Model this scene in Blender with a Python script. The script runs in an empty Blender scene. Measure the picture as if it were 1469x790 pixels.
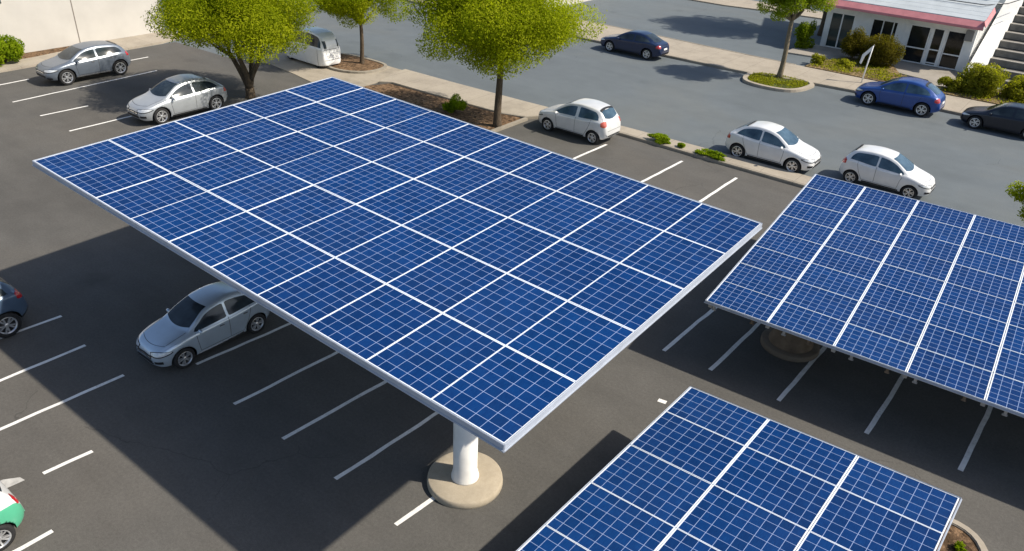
import bpy, bmesh, math, random
import numpy as np
from mathutils import Vector, Matrix, Euler
from mathutils.bvhtree import BVHTree

SC = bpy.context.scene
COL = SC.collection
PI = math.pi
R = math.radians

# ------------------------------------------------------------------ camera
cam_d = bpy.data.cameras.new("camera")
cam = bpy.data.objects.new("camera", cam_d)
COL.objects.link(cam)
SC.camera = cam
cam_d.sensor_width = 36.0
cam_d.lens = 36.0 * 1113.79 / 1469.0
cam_d.clip_start = 0.1
cam_d.clip_end = 3000.0
cam.matrix_world = Matrix((
    (0.78209413, -0.33830446, 0.52333437, 0.0),
    (0.62172456, 0.36663417, -0.69212568, 0.0),
    (0.04227694, 0.86667726, 0.49707463, 13.0),
    (0, 0, 0, 1)))

# ------------------------------------------------------------------ light
SUN = Vector((0.87, 0.46, 1.0)).normalized()          # towards the sun
world = bpy.data.worlds.new("World")
SC.world = world
world.use_nodes = True
wn = world.node_tree
wn.nodes.clear()
w_out = wn.nodes.new('ShaderNodeOutputWorld')
w_bg = wn.nodes.new('ShaderNodeBackground')
w_sky = wn.nodes.new('ShaderNodeTexSky')
w_sky.sky_type = 'NISHITA'
w_sky.sun_disc = False
w_sky.sun_elevation = math.asin(SUN.z)
w_sky.sun_rotation = math.atan2(SUN.x, SUN.y)
w_sky.air_density = 1.0
w_sky.dust_density = 1.5
w_sky.ozone_density = 1.0
w_bg.inputs['Strength'].default_value = 0.112
wn.links.new(w_sky.outputs[0], w_bg.inputs[0])
wn.links.new(w_bg.outputs[0], w_out.inputs[0])
sun_d = bpy.data.lights.new("sun", 'SUN')
sun_d.energy = 4.7
sun_d.angle = R(1.0)
sun_d.color = (1.0, 0.915, 0.78)
sun_o = bpy.data.objects.new("sun", sun_d)
COL.objects.link(sun_o)
sun_o.location = (40, 20, 60)
sun_o.rotation_euler = (-SUN).to_track_quat('-Z', 'Y').to_euler()

SC.view_settings.view_transform = 'Standard'
SC.view_settings.look = 'None'
SC.view_settings.gamma = 1.0
SC.view_settings.exposure = 0.42
SC.view_settings.use_curve_mapping = False

# ------------------------------------------------------------------ object helpers
def tag(o, label=None, cat=None, group=None, kind=None):
    if label: o['label'] = label
    if cat: o['category'] = cat
    if group: o['group'] = group
    if kind: o['kind'] = kind
    return o

def empty(name, loc=(0, 0, 0), rz=0.0):
    o = bpy.data.objects.new(name, None)
    o.empty_display_size = 0.3
    COL.objects.link(o)
    o.location = loc
    o.rotation_euler = (0, 0, rz)
    return o

def link(name, me, mats, parent=None, smooth=False):
    if not isinstance(mats, (list, tuple)): mats = [mats]
    if len(me.materials) == 0:
        for m in mats: me.materials.append(m)
    o = bpy.data.objects.new(name, me)
    COL.objects.link(o)
    if parent is not None: o.parent = parent
    if smooth:
        me.polygons.foreach_set('use_smooth', [True] * len(me.polygons))
    return o

def pyd(name, v, f, mats, parent=None, smooth=False):
    me = bpy.data.meshes.new(name)
    me.from_pydata([tuple(p) for p in v], [], [tuple(q) for q in f])
    me.update()
    return link(name, me, mats, parent, smooth)

class MB:
    """collects shapes for one mesh"""
    def __init__(s): s.v = []; s.f = []; s.m = []
    def add(s, v, f, m=0):
        k = len(s.v)
        s.v += [tuple(p) for p in v]
        s.f += [tuple(i + k for i in q) for q in f]
        s.m += [m] * len(f)
        return s
    def box(s, x0, x1, y0, y1, z0, z1, m=0, M=None):
        v = [(x0, y0, z0), (x1, y0, z0), (x1, y1, z0), (x0, y1, z0), (x0, y0, z1), (x1, y0, z1), (x1, y1, z1), (x0, y1, z1)]
        if M is not None: v = [tuple(M @ Vector(p)) for p in v]
        return s.add(v, [(3, 2, 1, 0), (4, 5, 6, 7), (0, 1, 5, 4), (1, 2, 6, 5), (2, 3, 7, 6), (3, 0, 4, 7)], m)
    def tube(s, pts, rad, n=10, m=0, cap=True):
        pts = [Vector(p) for p in pts]
        if not isinstance(rad, (list, tuple)): rad = [rad] * len(pts)
        rings = []
        ref = Vector((0.31, 0.22, 0.93))
        v = []
        for i, p in enumerate(pts):
            a = pts[max(0, i - 1)]; b = pts[min(len(pts) - 1, i + 1)]
            t = (b - a).normalized()
            u = t.cross(ref)
            if u.length < 1e-3: u = t.cross(Vector((1, 0, 0)))
            u.normalize(); w = t.cross(u)
            for k in range(n):
                an = 2 * PI * k / n
                v.append(p + (u * math.cos(an) + w * math.sin(an)) * rad[i])
        f = []
        for i in range(len(pts) - 1):
            for k in range(n):
                k2 = (k + 1) % n
                f.append((i * n + k, i * n + k2, (i + 1) * n + k2, (i + 1) * n + k))
        if cap:
            f.append(tuple(reversed(range(n))))
            f.append(tuple((len(pts) - 1) * n + k for k in range(n)))
        return s.add(v, f, m)
    def lathe(s, prof, n=32, m=0, M=None, close=False):
        v = []; f = []
        for r, z in prof:
            for k in range(n):
                a = 2 * PI * k / n
                p = Vector((r * math.cos(a), r * math.sin(a), z))
                v.append(M @ p if M is not None else p)
        c = len(prof)
        for i in range(c if close else c - 1):
            j = (i + 1) % c
            for k in range(n):
                k2 = (k + 1) % n
                f.append((i * n + k, i * n + k2, j * n + k2, j * n + k))
        if not close:
            f.append(tuple(reversed(range(n))))
            f.append(tuple((c - 1) * n + k for k in range(n)))
        return s.add(v, f, m)
    def prism(s, poly, z0, z1, m=0):
        n = len(poly)
        ar = sum(poly[i][0] * poly[(i + 1) % n][1] - poly[(i + 1) % n][0] * poly[i][1] for i in range(n))
        if ar < 0: poly = poly[::-1]
        v = [(x, y, z0) for x, y in poly] + [(x, y, z1) for x, y in poly]
        f = [tuple(reversed(range(n))), tuple(range(n, 2 * n))] + [(i, (i + 1) % n, n + (i + 1) % n, n + i) for i in range(n)]
        return s.add(v, f, m)
    def build(s, name, mats, parent=None, smooth=False, bevel=0.0, seg=2):
        me = bpy.data.meshes.new(name)
        me.from_pydata(s.v, [], s.f)
        me.polygons.foreach_set('material_index', s.m)
        me.update()
        if bevel > 0:
            bm = bmesh.new(); bm.from_mesh(me)
            bmesh.ops.remove_doubles(bm, verts=bm.verts, dist=1e-5)
            es = [e for e in bm.edges if len(e.link_faces) == 2 and e.calc_face_angle(0) > 0.6]
            bmesh.ops.bevel(bm, geom=es, offset=bevel, segments=seg, affect='EDGES', clamp_overlap=True)
            bm.to_mesh(me); bm.free()
        return link(name, me, mats, parent, smooth)

def copy_tree(o, parent=None):
    c = o.copy(); COL.objects.link(c); c.parent = parent
    for ch in list(o.children): copy_tree(ch, c)
    return c

def smooth_poly(poly, n=3, closed=True):
    """Chaikin rounding of a polygon"""
    for _ in range(n):
        q = []
        for i in range(len(poly)):
            a = poly[i]; b = poly[(i + 1) % len(poly)]
            q.append((a[0] * .75 + b[0] * .25, a[1] * .75 + b[1] * .25))
            q.append((a[0] * .25 + b[0] * .75, a[1] * .25 + b[1] * .75))
        poly = q
    return poly

# ------------------------------------------------------------------ materials
class NT:
    def __init__(s, name):
        s.mat = bpy.data.materials.new(name); s.mat.use_nodes = True
        s.t = s.mat.node_tree; s.b = s.t.nodes['Principled BSDF']
    def n(s, typ, **kw):
        o = s.t.nodes.new(typ)
        for k, v in kw.items(): setattr(o, k, v)
        return o
    def l(s, a, b): s.t.links.new(a, b)
    def coord(s, kind='Object'):
        if not hasattr(s, 'tc'): s.tc = s.n('ShaderNodeTexCoord')
        return s.tc.outputs[kind]
    def world(s):
        if not hasattr(s, 'ge'): s.ge = s.n('ShaderNodeNewGeometry')
        return s.ge.outputs['Position']
    def noise(s, vec, scale, detail=4, rough=.55, dist=0.0):
        o = s.n('ShaderNodeTexNoise'); s.l(vec, o.inputs['Vector'])
        o.inputs['Scale'].default_value = scale; o.inputs['Detail'].default_value = detail
        o.inputs['Roughness'].default_value = rough; o.inputs['Distortion'].default_value = dist
        return o.outputs['Fac']
    def ramp(s, fac, stops):
        o = s.n('ShaderNodeValToRGB'); s.l(fac, o.inputs[0])
        e = o.color_ramp.elements
        while len(e) < len(stops): e.new(.5)
        for i, (p, c) in enumerate(stops):
            e[i].position = p; e[i].color = (*c, 1) if len(c) == 3 else c
        return o.outputs[0]
    def mix(s, fac, a, b, mode='MIX'):
        o = s.n('ShaderNodeMix', data_type='RGBA', blend_type=mode)
        for i, x in ((0, fac), (6, a), (7, b)):
            if hasattr(x, 'links') or hasattr(x, 'is_linked'): s.l(x, o.inputs[i])
            else: o.inputs[i].default_value = x if i == 0 else ((*x, 1) if len(x) == 3 else x)
        return o.outputs[2]
    def math(s, op, a, b=None, clamp=False):
        o = s.n('ShaderNodeMath', operation=op); o.use_clamp = clamp
        for i, x in ((0, a), (1, b)):
            if x is None: continue
            if hasattr(x, 'is_linked'): s.l(x, o.inputs[i])
            else: o.inputs[i].default_value = x
        return o.outputs[0]
    def bump(s, h, strength, dist=0.02):
        o = s.n('ShaderNodeBump'); o.inputs['Strength'].default_value = strength
        o.inputs['Distance'].default_value = dist
        s.l(h, o.inputs['Height']); s.l(o.outputs[0], s.b.inputs['Normal'])
    def set(s, **kw):
        names = dict(color='Base Color', rough='Roughness', metal='Metallic', spec='Specular IOR Level', coat='Coat Weight', coatr='Coat Roughness')
        for k, v in kw.items():
            i = s.b.inputs[names[k]]
            if hasattr(v, 'is_linked'): s.l(v, i)
            elif k == 'color': i.default_value = (*v, 1)
            else: i.default_value = v
        return s

def plain(name, col, rough=.6, metal=0.0, spec=.5, var=.12, scale=6.0, coat=0.0):
    t = NT(name)
    f = t.noise(t.coord(), scale, 5)
    lo = tuple(c * (1 - var) for c in col); hi = tuple(min(1, c * (1 + var)) for c in col)
    t.set(color=t.ramp(f, [(.3, lo), (.7, hi)]), rough=rough, metal=metal, spec=spec, coat=coat)
    return t.mat

def asphalt(name, c, warm, fine=.16, stain=.22, seed=0.0):
    t = NT(name)
    p = t.world()
    big = t.noise(p, .09, 4, .6, .6)
    mid = t.noise(p, .9, 5, .6)
    mp = t.n('ShaderNodeMapping'); mp.inputs['Scale'].default_value = (.22, 1.1, 1); t.l(p, mp.inputs[0])
    streak = t.noise(mp.outputs[0], .55, 5, .65, .4)
    gr = t.noise(p, 14, 3, .7)
    gf = t.noise(p, 55, 2, .7)
    dk = tuple(x * (1 - stain) for x in c)
    col = t.ramp(big, [(.3, dk), (.5, c), (.72, warm)])
    col = t.mix(.55, col, t.ramp(streak, [(.3, (1 - stain * .9,) * 3), (.6, (1.05,) * 3)]), 'MULTIPLY')
    col = t.mix(.6, col, t.ramp(mid, [(.3, (1 - stain * .7,) * 3), (.7, (1.06,) * 3)]), 'MULTIPLY')
    col = t.mix(1.0, col, t.ramp(gr, [(.25, (1 - fine,) * 3), (.75, (1 + fine,) * 3)]), 'MULTIPLY')
    col = t.mix(1.0, col, t.ramp(gf, [(.25, (1 - fine * 1.2,) * 3), (.75, (1 + fine * 1.2,) * 3)]), 'MULTIPLY')
    # oil drips, darker repair patches
    vs = t.n('ShaderNodeTexVoronoi'); vs.inputs['Scale'].default_value = .42; t.l(p, vs.inputs['Vector'])
    sp = t.n('ShaderNodeSeparateColor'); t.l(vs.outputs['Color'], sp.inputs[0])
    dd = t.math('ADD', vs.outputs['Distance'], t.math('MULTIPLY', t.noise(p, 3.2, 4), .30))
    spot = t.ramp(dd, [(.20, (1, 1, 1)), (.42, (0, 0, 0))])
    sel = t.math('MULTIPLY', t.math('GREATER_THAN', sp.outputs[1], .66), stain * 1.5)
    col = t.mix(t.math('MULTIPLY', spot, sel), col, tuple(x * .42 for x in c))
    # hairline cracks
    vo = t.n('ShaderNodeTexVoronoi', feature='DISTANCE_TO_EDGE'); vo.inputs['Scale'].default_value = .17
    wv = t.n('ShaderNodeVectorMath', operation='ADD'); t.l(p, wv.inputs[0])
    nz = t.n('ShaderNodeTexNoise'); t.l(p, nz.inputs['Vector']); nz.inputs['Scale'].default_value = .9; nz.inputs['Detail'].default_value = 6
    t.l(nz.outputs['Color'], wv.inputs[1]); t.l(wv.outputs[0], vo.inputs['Vector'])
    cr = t.math('LESS_THAN', vo.outputs['Distance'], .0022)
    crm = t.math('MULTIPLY', cr, t.math('MULTIPLY', t.math('GREATER_THAN', t.noise(p, .11, 2), .56), .5))
    col = t.mix(crm, col, tuple(x * .5 for x in c))
    t.set(color=col, rough=.9, spec=.25)
    t.bump(gf, .35, .01)
    return t.mat

def concrete(name, c, joints=0.0, axis=0, stain=.2):
    t = NT(name)
    p = t.world()
    a = t.noise(p, .7, 6, .65); b = t.noise(p, 9, 4, .7); g = t.noise(p, 60, 2)
    col = t.ramp(a, [(.28, tuple(x * (1 - stain) for x in c)), (.52, c), (.75, tuple(min(1, x * 1.08) for x in c))])
    col = t.mix(1.0, col, t.ramp(b, [(.3, (.9, .89, .87)), (.7, (1.05, 1.05, 1.05))]), 'MULTIPLY')
    col = t.mix(1.0, col, t.ramp(g, [(.3, (.92,) * 3), (.7, (1.06,) * 3)]), 'MULTIPLY')
    if joints:
        sx = t.n('ShaderNodeSeparateXYZ'); t.l(p, sx.inputs[0])
        fr = t.math('FRACT', t.math('DIVIDE', sx.outputs[axis], joints))
        col = t.mix(t.math('MULTIPLY', t.math('LESS_THAN', fr, .03 / joints), .45), col, tuple(x * .35 for x in c))
    t.set(color=col, rough=.88, spec=.25)
    t.bump(b, .15, .02)
    return t.mat

def paint(name, c, metal=.0, rough=.32, coat=1.0):
    t = NT(name)
    o = t.coord()
    f = t.noise(o, 3.0, 4)
    fl = t.noise(o, 900, 1)
    col = t.ramp(f, [(.3, tuple(x * .93 for x in c)), (.7, tuple(min(1, x * 1.04) for x in c))])
    t.set(color=col, metal=metal, rough=rough, coat=coat, coatr=.2)
    # road dust low on the sides
    return t.mat

def leafmat(name, dark, mid, lite):
    t = NT(name)
    at = t.n('ShaderNodeAttribute'); at.attribute_name = 'tone'
    col = t.ramp(at.outputs['Fac'], [(0, dark), (.5, mid), (1, lite)])
    t.set(color=col, rough=.75, spec=.08)
    tr = t.n('ShaderNodeBsdfTranslucent')
    t.l(t.mix(1.0, col, (1.35, 1.45, .35), 'MULTIPLY'), tr.inputs['Color'])
    mx = t.n('ShaderNodeMixShader'); mx.inputs[0].default_value = .58
    out = t.t.nodes['Material Output']
    t.l(t.b.outputs[0], mx.inputs[1]); t.l(tr.outputs[0], mx.inputs[2]); t.l(mx.outputs[0], out.inputs['Surface'])
    return t.mat

def bark(name, c):
    t = NT(name)
    mp = t.n('ShaderNodeMapping'); mp.inputs['Scale'].default_value = (9, 9, 1.6); t.l(t.coord(), mp.inputs[0])
    f = t.noise(mp.outputs[0], 2.2, 6, .7, .8)
    t.set(color=t.ramp(f, [(.3, tuple(x * .45 for x in c)), (.55, c), (.75, tuple(x * 1.5 for x in c))]), rough=.95, spec=.15)
    t.bump(f, .7, .04)
    return t.mat

def mulch(name, c):
    t = NT(name)
    p = t.world()
    v = t.n('ShaderNodeTexVoronoi'); v.inputs['Scale'].default_value = 9.0; t.l(p, v.inputs['Vector'])
    sep = t.n('ShaderNodeSeparateColor'); t.l(v.outputs['Color'], sep.inputs[0])
    col = t.ramp(sep.outputs[0], [(.0, tuple(x * .45 for x in c)), (.5, c), (1, tuple(x * 1.7 for x in c))])
    n2 = t.noise(p, .8, 5)
    col = t.mix(.7, col, t.ramp(n2, [(.3, (.65, .62, .6)), (.7, (1.15, 1.12, 1.05))]), 'MULTIPLY')
    t.set(color=col, rough=1.0, spec=.1)
    t.bump(t.noise(p, 16, 4, .7), .9, .06)
    return t.mat

def panelmat(name, w, d, nx, ny):
    t = NT(name)
    sx = t.n('ShaderNodeSeparateXYZ'); t.l(t.coord(), sx.inputs[0])
    oi = t.n('ShaderNodeObjectInfo')
    def lines(o, size, n, wid):
        c = size / n
        fr = t.math('FRACT', t.math('DIVIDE', o, c))
        dist = t.math('MINIMUM', fr, t.math('SUBTRACT', 1.0, fr))
        return t.math('LESS_THAN', dist, wid / 2 / c), t.math('FLOOR', t.math('DIVIDE', o, c))
    lx, ix = lines(sx.outputs[0], w, nx, .0095)
    ly, iy = lines(sx.outputs[1], d, ny, .0095)
    grid = t.math('MAXIMUM', lx, ly)
    # tone per cell and per panel
    cb = t.n('ShaderNodeCombineXYZ'); t.l(ix, cb.inputs[0]); t.l(iy, cb.inputs[1]); t.l(t.math('MULTIPLY', oi.outputs['Random'], 91.0), cb.inputs[2])
    wnz = t.n('ShaderNodeTexWhiteNoise', noise_dimensions='3D'); t.l(cb.outputs[0], wnz.inputs['Vector'])
    mp = t.n('ShaderNodeMapping'); mp.inputs['Scale'].default_value = (60, 7, 1); t.l(t.coord(), mp.inputs[0])
    stre = t.noise(mp.outputs[0], 1.0, 3, .7)
    cry = t.noise(t.coord(), 5.0, 6, .7)
    c = (.0026, .0305, .128)
    col = t.ramp(wnz.outputs['Value'], [(0, tuple(x * .86 for x in c)), (1, tuple(x * 1.12 for x in c))])
    col = t.mix(1.0, col, t.ramp(stre, [(.25, (.66, .74, .82)), (.8, (1.5, 1.36, 1.24))]), 'MULTIPLY')
    col = t.mix(.8, col, t.ramp(cry, [(.3, (.82, .84, .88)), (.7, (1.15, 1.12, 1.08))]), 'MULTIPLY')
    col = t.mix(.5, col, t.ramp(oi.outputs['Random'], [(0, (.72, .78, .84)), (1, (1.22, 1.18, 1.14))]), 'MULTIPLY')
    col = t.mix(t.math('MULTIPLY', grid, .85), col, (.31, .40, .62))
    # dust film
    dn = t.noise(t.world(), .35, 5, .6)
    col = t.mix(t.math('MULTIPLY', t.math('SUBTRACT', dn, .35, True), .03), col, (.42, .42, .42))
    t.set(color=col, rough=.6, spec=.05)
    return t.mat

def metal(name, c, rough=.4, m=.0, spec=.5):
    return plain(name, c, rough, m, spec, .08, 3.0)

M = {}
M['lot'] = asphalt('lot_asphalt', (.098, .0945, .088), (.109, .1005, .089), .16, .24)
M['street'] = asphalt('street_asphalt', (.116, .134, .146), (.128, .140, .142), .08, .14)
M['far_lot'] = asphalt('far_asphalt', (.118, .138, .152), (.130, .144, .150), .08, .12)
lp = NT('road_paint')
_w = lp.world()
_c = lp.ramp(lp.noise(_w, 5, 5), [(.3, (.64, .63, .60)), (.7, (.80, .79, .76))])
_k = lp.math('MULTIPLY', lp.ramp(lp.noise(_w, 22, 5, .75), [(.56, (0, 0, 0)), (.66, (1, 1, 1))]), lp.ramp(lp.noise(_w, .9, 3), [(.42, (.05,) * 3), (.62, (.75,) * 3)]))
lp.set(color=lp.mix(_k, _c, (.16, .155, .145)), rough=.8, spec=.3)
M['line'] = lp.mat
M['worn_line'] = plain('worn_road_paint', (.40, .39, .37), .85, 0, .3, .25, 5)
M['walk'] = concrete('sidewalk_concrete', (.345, .305, .25), 1.6, 0)
M['walk_y'] = concrete('sidewalk_concrete_side', (.345, .305, .25), 1.6, 1)
M['kerb'] = concrete('kerb_concrete', (.29, .26, .215), 2.4, 0, .3)
M['apron'] = concrete('apron_concrete', (.33, .29, .235), 0, 0, .32)
M['patio'] = concrete('patio_concrete', (.30, .275, .24), 0, 0, .25)
M['pedestal'] = concrete('pedestal_concrete', (.375, .325, .25), 0, 0, .22)
M['oldbase'] = concrete('stained_concrete', (.17, .14, .11), 0, 0, .35)
M['mulch'] = mulch('bark_mulch', (.15, .098, .060))
M['drysoil'] = mulch('dry_soil', (.19, .14, .075))
M['grassbed'] = mulch('grass_soil', (.07, .085, .022))
M['alu'] = metal('aluminium_frame', (.78, .83, .90), .42, 0.1)
M['fascia'] = metal('white_fascia', (.42, .46, .53), .45, 0.15)
M['steel'] = metal('galvanised_steel', (.40, .41, .42), .5, .5)
M['post'] = metal('white_post_paint', (.72, .71, .68), .45)
M['rust'] = plain('weathered_post', (.16, .12, .085), .85, 0, .3, .35, 3)
M['back'] = plain('panel_backsheet', (.28, .29, .30), .7)
M['black'] = plain('black_plastic', (.018, .018, .02), .55, 0, .4, .2)
M['well'] = plain('wheel_arch_black', (.008, .008, .008), .9, 0, .1, .2)
M['rubber'] = plain('tyre_rubber', (.022, .022, .023), .8, 0, .25, .25, 12)
M['rim'] = metal('alloy_rim', (.66, .67, .69), .28, .75)
M['chrome'] = metal('chrome_trim', (.75, .76, .78), .15, .9)
M['plate'] = plain('blank_plate', (.7, .7, .68), .5)
gt = NT('car_glass')
gt.set(color=gt.ramp(gt.noise(gt.coord(), 1.3, 3), [(.35, (.012, .018, .024)), (.7, (.045, .062, .075))]), rough=.10, spec=.4)
M['glass'] = gt.mat
gb = NT('blue_car_glass')
gb.set(color=gb.ramp(gb.noise(gb.coord(), 1.6, 3), [(.35, (.022, .05, .08)), (.7, (.075, .13, .18))]), rough=.10, spec=.45)
M['glassblue'] = gb.mat
gw = NT('shop_glass')
gw.set(color=gw.ramp(gw.noise(gw.coord(), .8, 3), [(.3, (.006, .007, .008)), (.75, (.022, .027, .028))]), rough=.08, spec=.35)
M['shopglass'] = gw.mat
gs = NT('shop_glass_green')
gs.set(color=gs.ramp(gs.noise(gs.coord(), .8, 3), [(.3, (.016, .032, .033)), (.75, (.035, .06, .06))]), rough=.08, spec=.35)
M['greenglass'] = gs.mat
M['red_lens'] = plain('red_lamp_lens', (.42, .014, .018), .15, 0, .6, .2, 4, 1.0)
M['amber_lens'] = plain('orange_lamp_lens', (.50, .10, .06), .15, 0, .6, .25, 8, 1.0)
M['clear_lens'] = plain('clear_lamp_lens', (.58, .61, .64), .12, 0, .7, .25, 9, 1.0)
M['silver'] = paint('silver_paint', (.46, .49, .52), .5, .36, .45)
M['bluesilver'] = paint('blue_silver_paint', (.52, .61, .70), .5, .28)
M['white'] = paint('white_paint', (.69, .70, .705), .0, .35)
M['pearl'] = paint('pearl_paint', (.66, .665, .665), .15, .32)
M['greyblue'] = paint('slate_paint', (.17, .20, .245), .45, .38, .45)
M['navy'] = paint('navy_paint', (.008, .020, .065), .2, .28, .6)
M['blue'] = paint('blue_paint', (.012, .058, .25), .2, .28, .8)
M['midnight'] = paint('midnight_paint', (.005, .008, .018), .1, .3, .35)
M['denim'] = paint('denim_paint', (.085, .135, .215), .35, .3)
M['vanwhite'] = paint('van_paint', (.84, .85, .86), .0, .4)
M['green'] = paint('green_paint', (.085, .42, .255), .0, .3)
M['wall'] = plain('white_stucco', (.50, .48, .445), .9, 0, .2, .05, .9)
M['siding'] = plain('white_siding', (.78, .78, .76), .75, 0, .3, .07, 1.6)
M['roof'] = plain('white_roof', (.42, .46, .49), .7, 0, .3, .09, 1.2)
M['redtrim'] = plain('red_awning', (.56, .22, .235), .7, 0, .3, .12, 2)
M['trimwhite'] = plain('white_trim', (.78, .78, .76), .55, 0, .4, .04)
M['seam'] = plain('dark_seam', (.03, .03, .032), .8)
M['pipe'] = plain('weathered_pipe', (.21, .185, .16), .7)
M['stair'] = plain('dark_stair', (.17, .16, .145), .9, 0, .2, .2, 3)
M['nosing'] = plain('light_nosing', (.33, .31, .28), .85, 0, .2, .15, 3)
M['grey_box'] = metal('grey_box_metal', (.20, .20, .20), .5, .3)
M['leaf'] = leafmat('tree_leaf', (.145, .185, .004), (.275, .315, .008), (.41, .43, .018))
M['leaf_thin'] = leafmat('young_tree_leaf', (.09, .13, .006), (.18, .235, .012), (.30, .35, .024))
M['shrubleaf'] = leafmat('bright_shrub_leaf', (.09, .15, .005), (.185, .26, .008), (.30, .37, .015))
M['olive'] = leafmat('olive_shrub_leaf', (.07, .062, .008), (.12, .105, .013), (.18, .15, .022))
M['hedge'] = leafmat('hedge_leaf', (.15, .155, .012), (.255, .255, .024), (.36, .345, .05))
M['bark'] = bark('grey_brown_bark', (.105, .080, .056))
M['palebark'] = bark('pale_bark', (.22, .18, .125))

# ------------------------------------------------------------------ the ground
def sheet(name, poly, z, mat, parent=None, kind='structure'):
    o = pyd(name, [(x, y, z) for x, y in poly], [tuple(range(len(poly)))], mat, parent)
    if o.data.polygons[0].normal.z < 0:
        o.data.flip_normals()
    if parent is None: o['kind'] = kind
    return o

sheet('ground', [(-700, -700), (700, -700), (700, 700), (-700, 700)], -.004, M['far_lot'])
lot = sheet('parking_lot', [(-49.2, -60), (60, -60), (60, 33.2), (-33, 33.2), (-36, 28.0), (-40.4, 28.4), (-44, 27.4), (-49.2, 27.2)], .004, M['lot'])
sheet('street', [(-300, 33.0), (-60, 33.0), (-41, 33.1), (-34, 33.2), (300, 33.6), (300, 50.5), (-12, 50.5), (-19, 49.2), (-60, 49), (-300, 49)], 0.0, M['street'])

def slab(name, poly, z0, z1, mat, bevel=.025):
    o = MB().prism(poly, z0, z1).build(name, mat, None, False, bevel)
    o['kind'] = 'structure'
    return o

def kerb_line(name, pts, w, h, mat, z0=-.05):
    """a raised strip of width w following pts"""
    m = MB()
    L = []; Rr = []
    P = [Vector((x, y, 0)) for x, y in pts]
    for i, p in enumerate(P):
        a = P[max(0, i - 1)]; b = P[min(len(P) - 1, i + 1)]
        t = (b - a).normalized(); nrm = Vector((-t.y, t.x, 0))
        L.append(p + nrm * w / 2); Rr.append(p - nrm * w / 2)
    n = len(P)
    v = [(p.x, p.y, z0) for p in L] + [(p.x, p.y, h) for p in L] + [(p.x, p.y, h) for p in Rr] + [(p.x, p.y, z0) for p in Rr]
    f = []
    for i in range(n - 1):
        for k in range(3):
            a = k * n; b = (k + 1) * n
            f.append((a + i, b + i, b + i + 1, a + i + 1))
    f += [(0, 3 * n, 2 * n, n), (n - 1, 2 * n - 1, 3 * n - 1, 4 * n - 1)]
    m.add(v, f)
    o = m.build(name, mat, None, False, .02)
    o['kind'] = 'structure'
    return o

# near pavement between the lot and the street
lotside = [(-33.2, 30.3), (-32.6, 30.75), (-29.4, 30.8), (-24.9, 30.95), (-23.3, 31.5), (-22.6, 32.7), (-20.5, 32.85), (-18.3, 32.95), (-13.9, 32.9), (-9, 32.9), (60, 33.4)]
strside = [(60, 34.6), (-9, 34.0), (-14, 33.95), (-18.4, 33.85), (-25, 33.5), (-30, 33.35), (-34.1, 33.3), (-33.9, 31.9)]
slab('near_sidewalk', lotside + strside, -.05, .13, M['walk'])
kerb_line('near_kerb', [(x, y - .09) for x, y in lotside[3:]], .17, .142, M['kerb'])
# the bark bed behind the big canopy
bed = [(-33.0, 27.4), (-33.15, 29.3), (-32.6, 30.55), (-29.4, 30.72), (-24.9, 30.86), (-23.5, 31.2), (-23.35, 27.4)]
slab('mulch_bed', bed, -.05, .10, M['mulch'], .05)
kerb_line('bed_kerb', [(-23.22, 27.2), (-23.22, 31.3)], .2, .145, M['kerb'])
# apron and the small bark island by the driveway
slab('driveway_apron', [(-42.5, 27.9), (-40.5, 28.3), (-38, 28.0), (-35.6, 27.6), (-33.3, 27.2), (-33.35, 30.2), (-33.95, 31.8), (-34.3, 33.25), (-38.2, 33.3), (-41.5, 33.2), (-42.5, 31)], -.05, .03, M['apron'], .01)
isl = smooth_poly([(-39.6, 33.1), (-41, 30.9), (-38.5, 30.4), (-36.4, 30.15), (-35.0, 31.2), (-35.2, 33.0), (-36.5, 33.3)], 2)
slab('small_mulch_bed', isl, -.05, .11, M['mulch'], .05)
kerb_line('island_kerb', isl + isl[:1], .22, .15, M['kerb'])
# left pavement along the white wall
slab('wall_sidewalk', [(-51.9, -30), (-49.1, -30), (-49.05, 17), (-49.3, 26.3), (-49.9, 28.3), (-51.9, 28.6)], -.05, .13, M['walk_y'])
slab('wall_mulch_strip', [(-51.85, 15.8), (-50.85, 16.2), (-50.7, 18.8), (-51.1, 21.4), (-51.85, 22.2)], .05, .16, M['mulch'], .02)
# far pavement
farkerb = [(-300, 48.6), (-60, 48.75), (-31, 48.8), (-24.4, 48.9), (-19.2, 48.95), (-18.0, 49.1), (-14.9, 49.75), (-12.4, 50.0), (-7, 49.95), (60, 50.6)]
slab('far_sidewalk', farkerb + [(60, 54.0), (-4, 53.4), (-10, 53.2), (-15.6, 53.2), (-20.5, 53.2), (-30, 53.6), (-60, 54), (-300, 54)], -.05, .14, M['walk'])
kerb_line('far_kerb', [(x, y - .10) for x, y in farkerb], .18, .15, M['kerb'])
kerb_line('far_back_kerb', [(-200, 53.8), (-60, 54.05), (-30, 53.68), (-20.5, 53.3), (-17.2, 53.25)], .16, .15, M['kerb'])
plt = [(-18.3, 49.2), (-18.1, 47.5), (-17.2, 46.75), (-15.6, 46.9), (-15.0, 47.8), (-14.9, 49.8)]
pl2 = smooth_poly([(-18.6, 49.6), (-18.4, 47.3), (-17.5, 46.55), (-15.5, 46.6), (-14.7, 47.6), (-14.55, 50.0)], 2)
slab('planter_bed', pl2, -.05, .12, M['grassbed'], .04)
kerb_line('planter_kerb', pl2 + pl2[:1], .30, .17, M['walk'])
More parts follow.
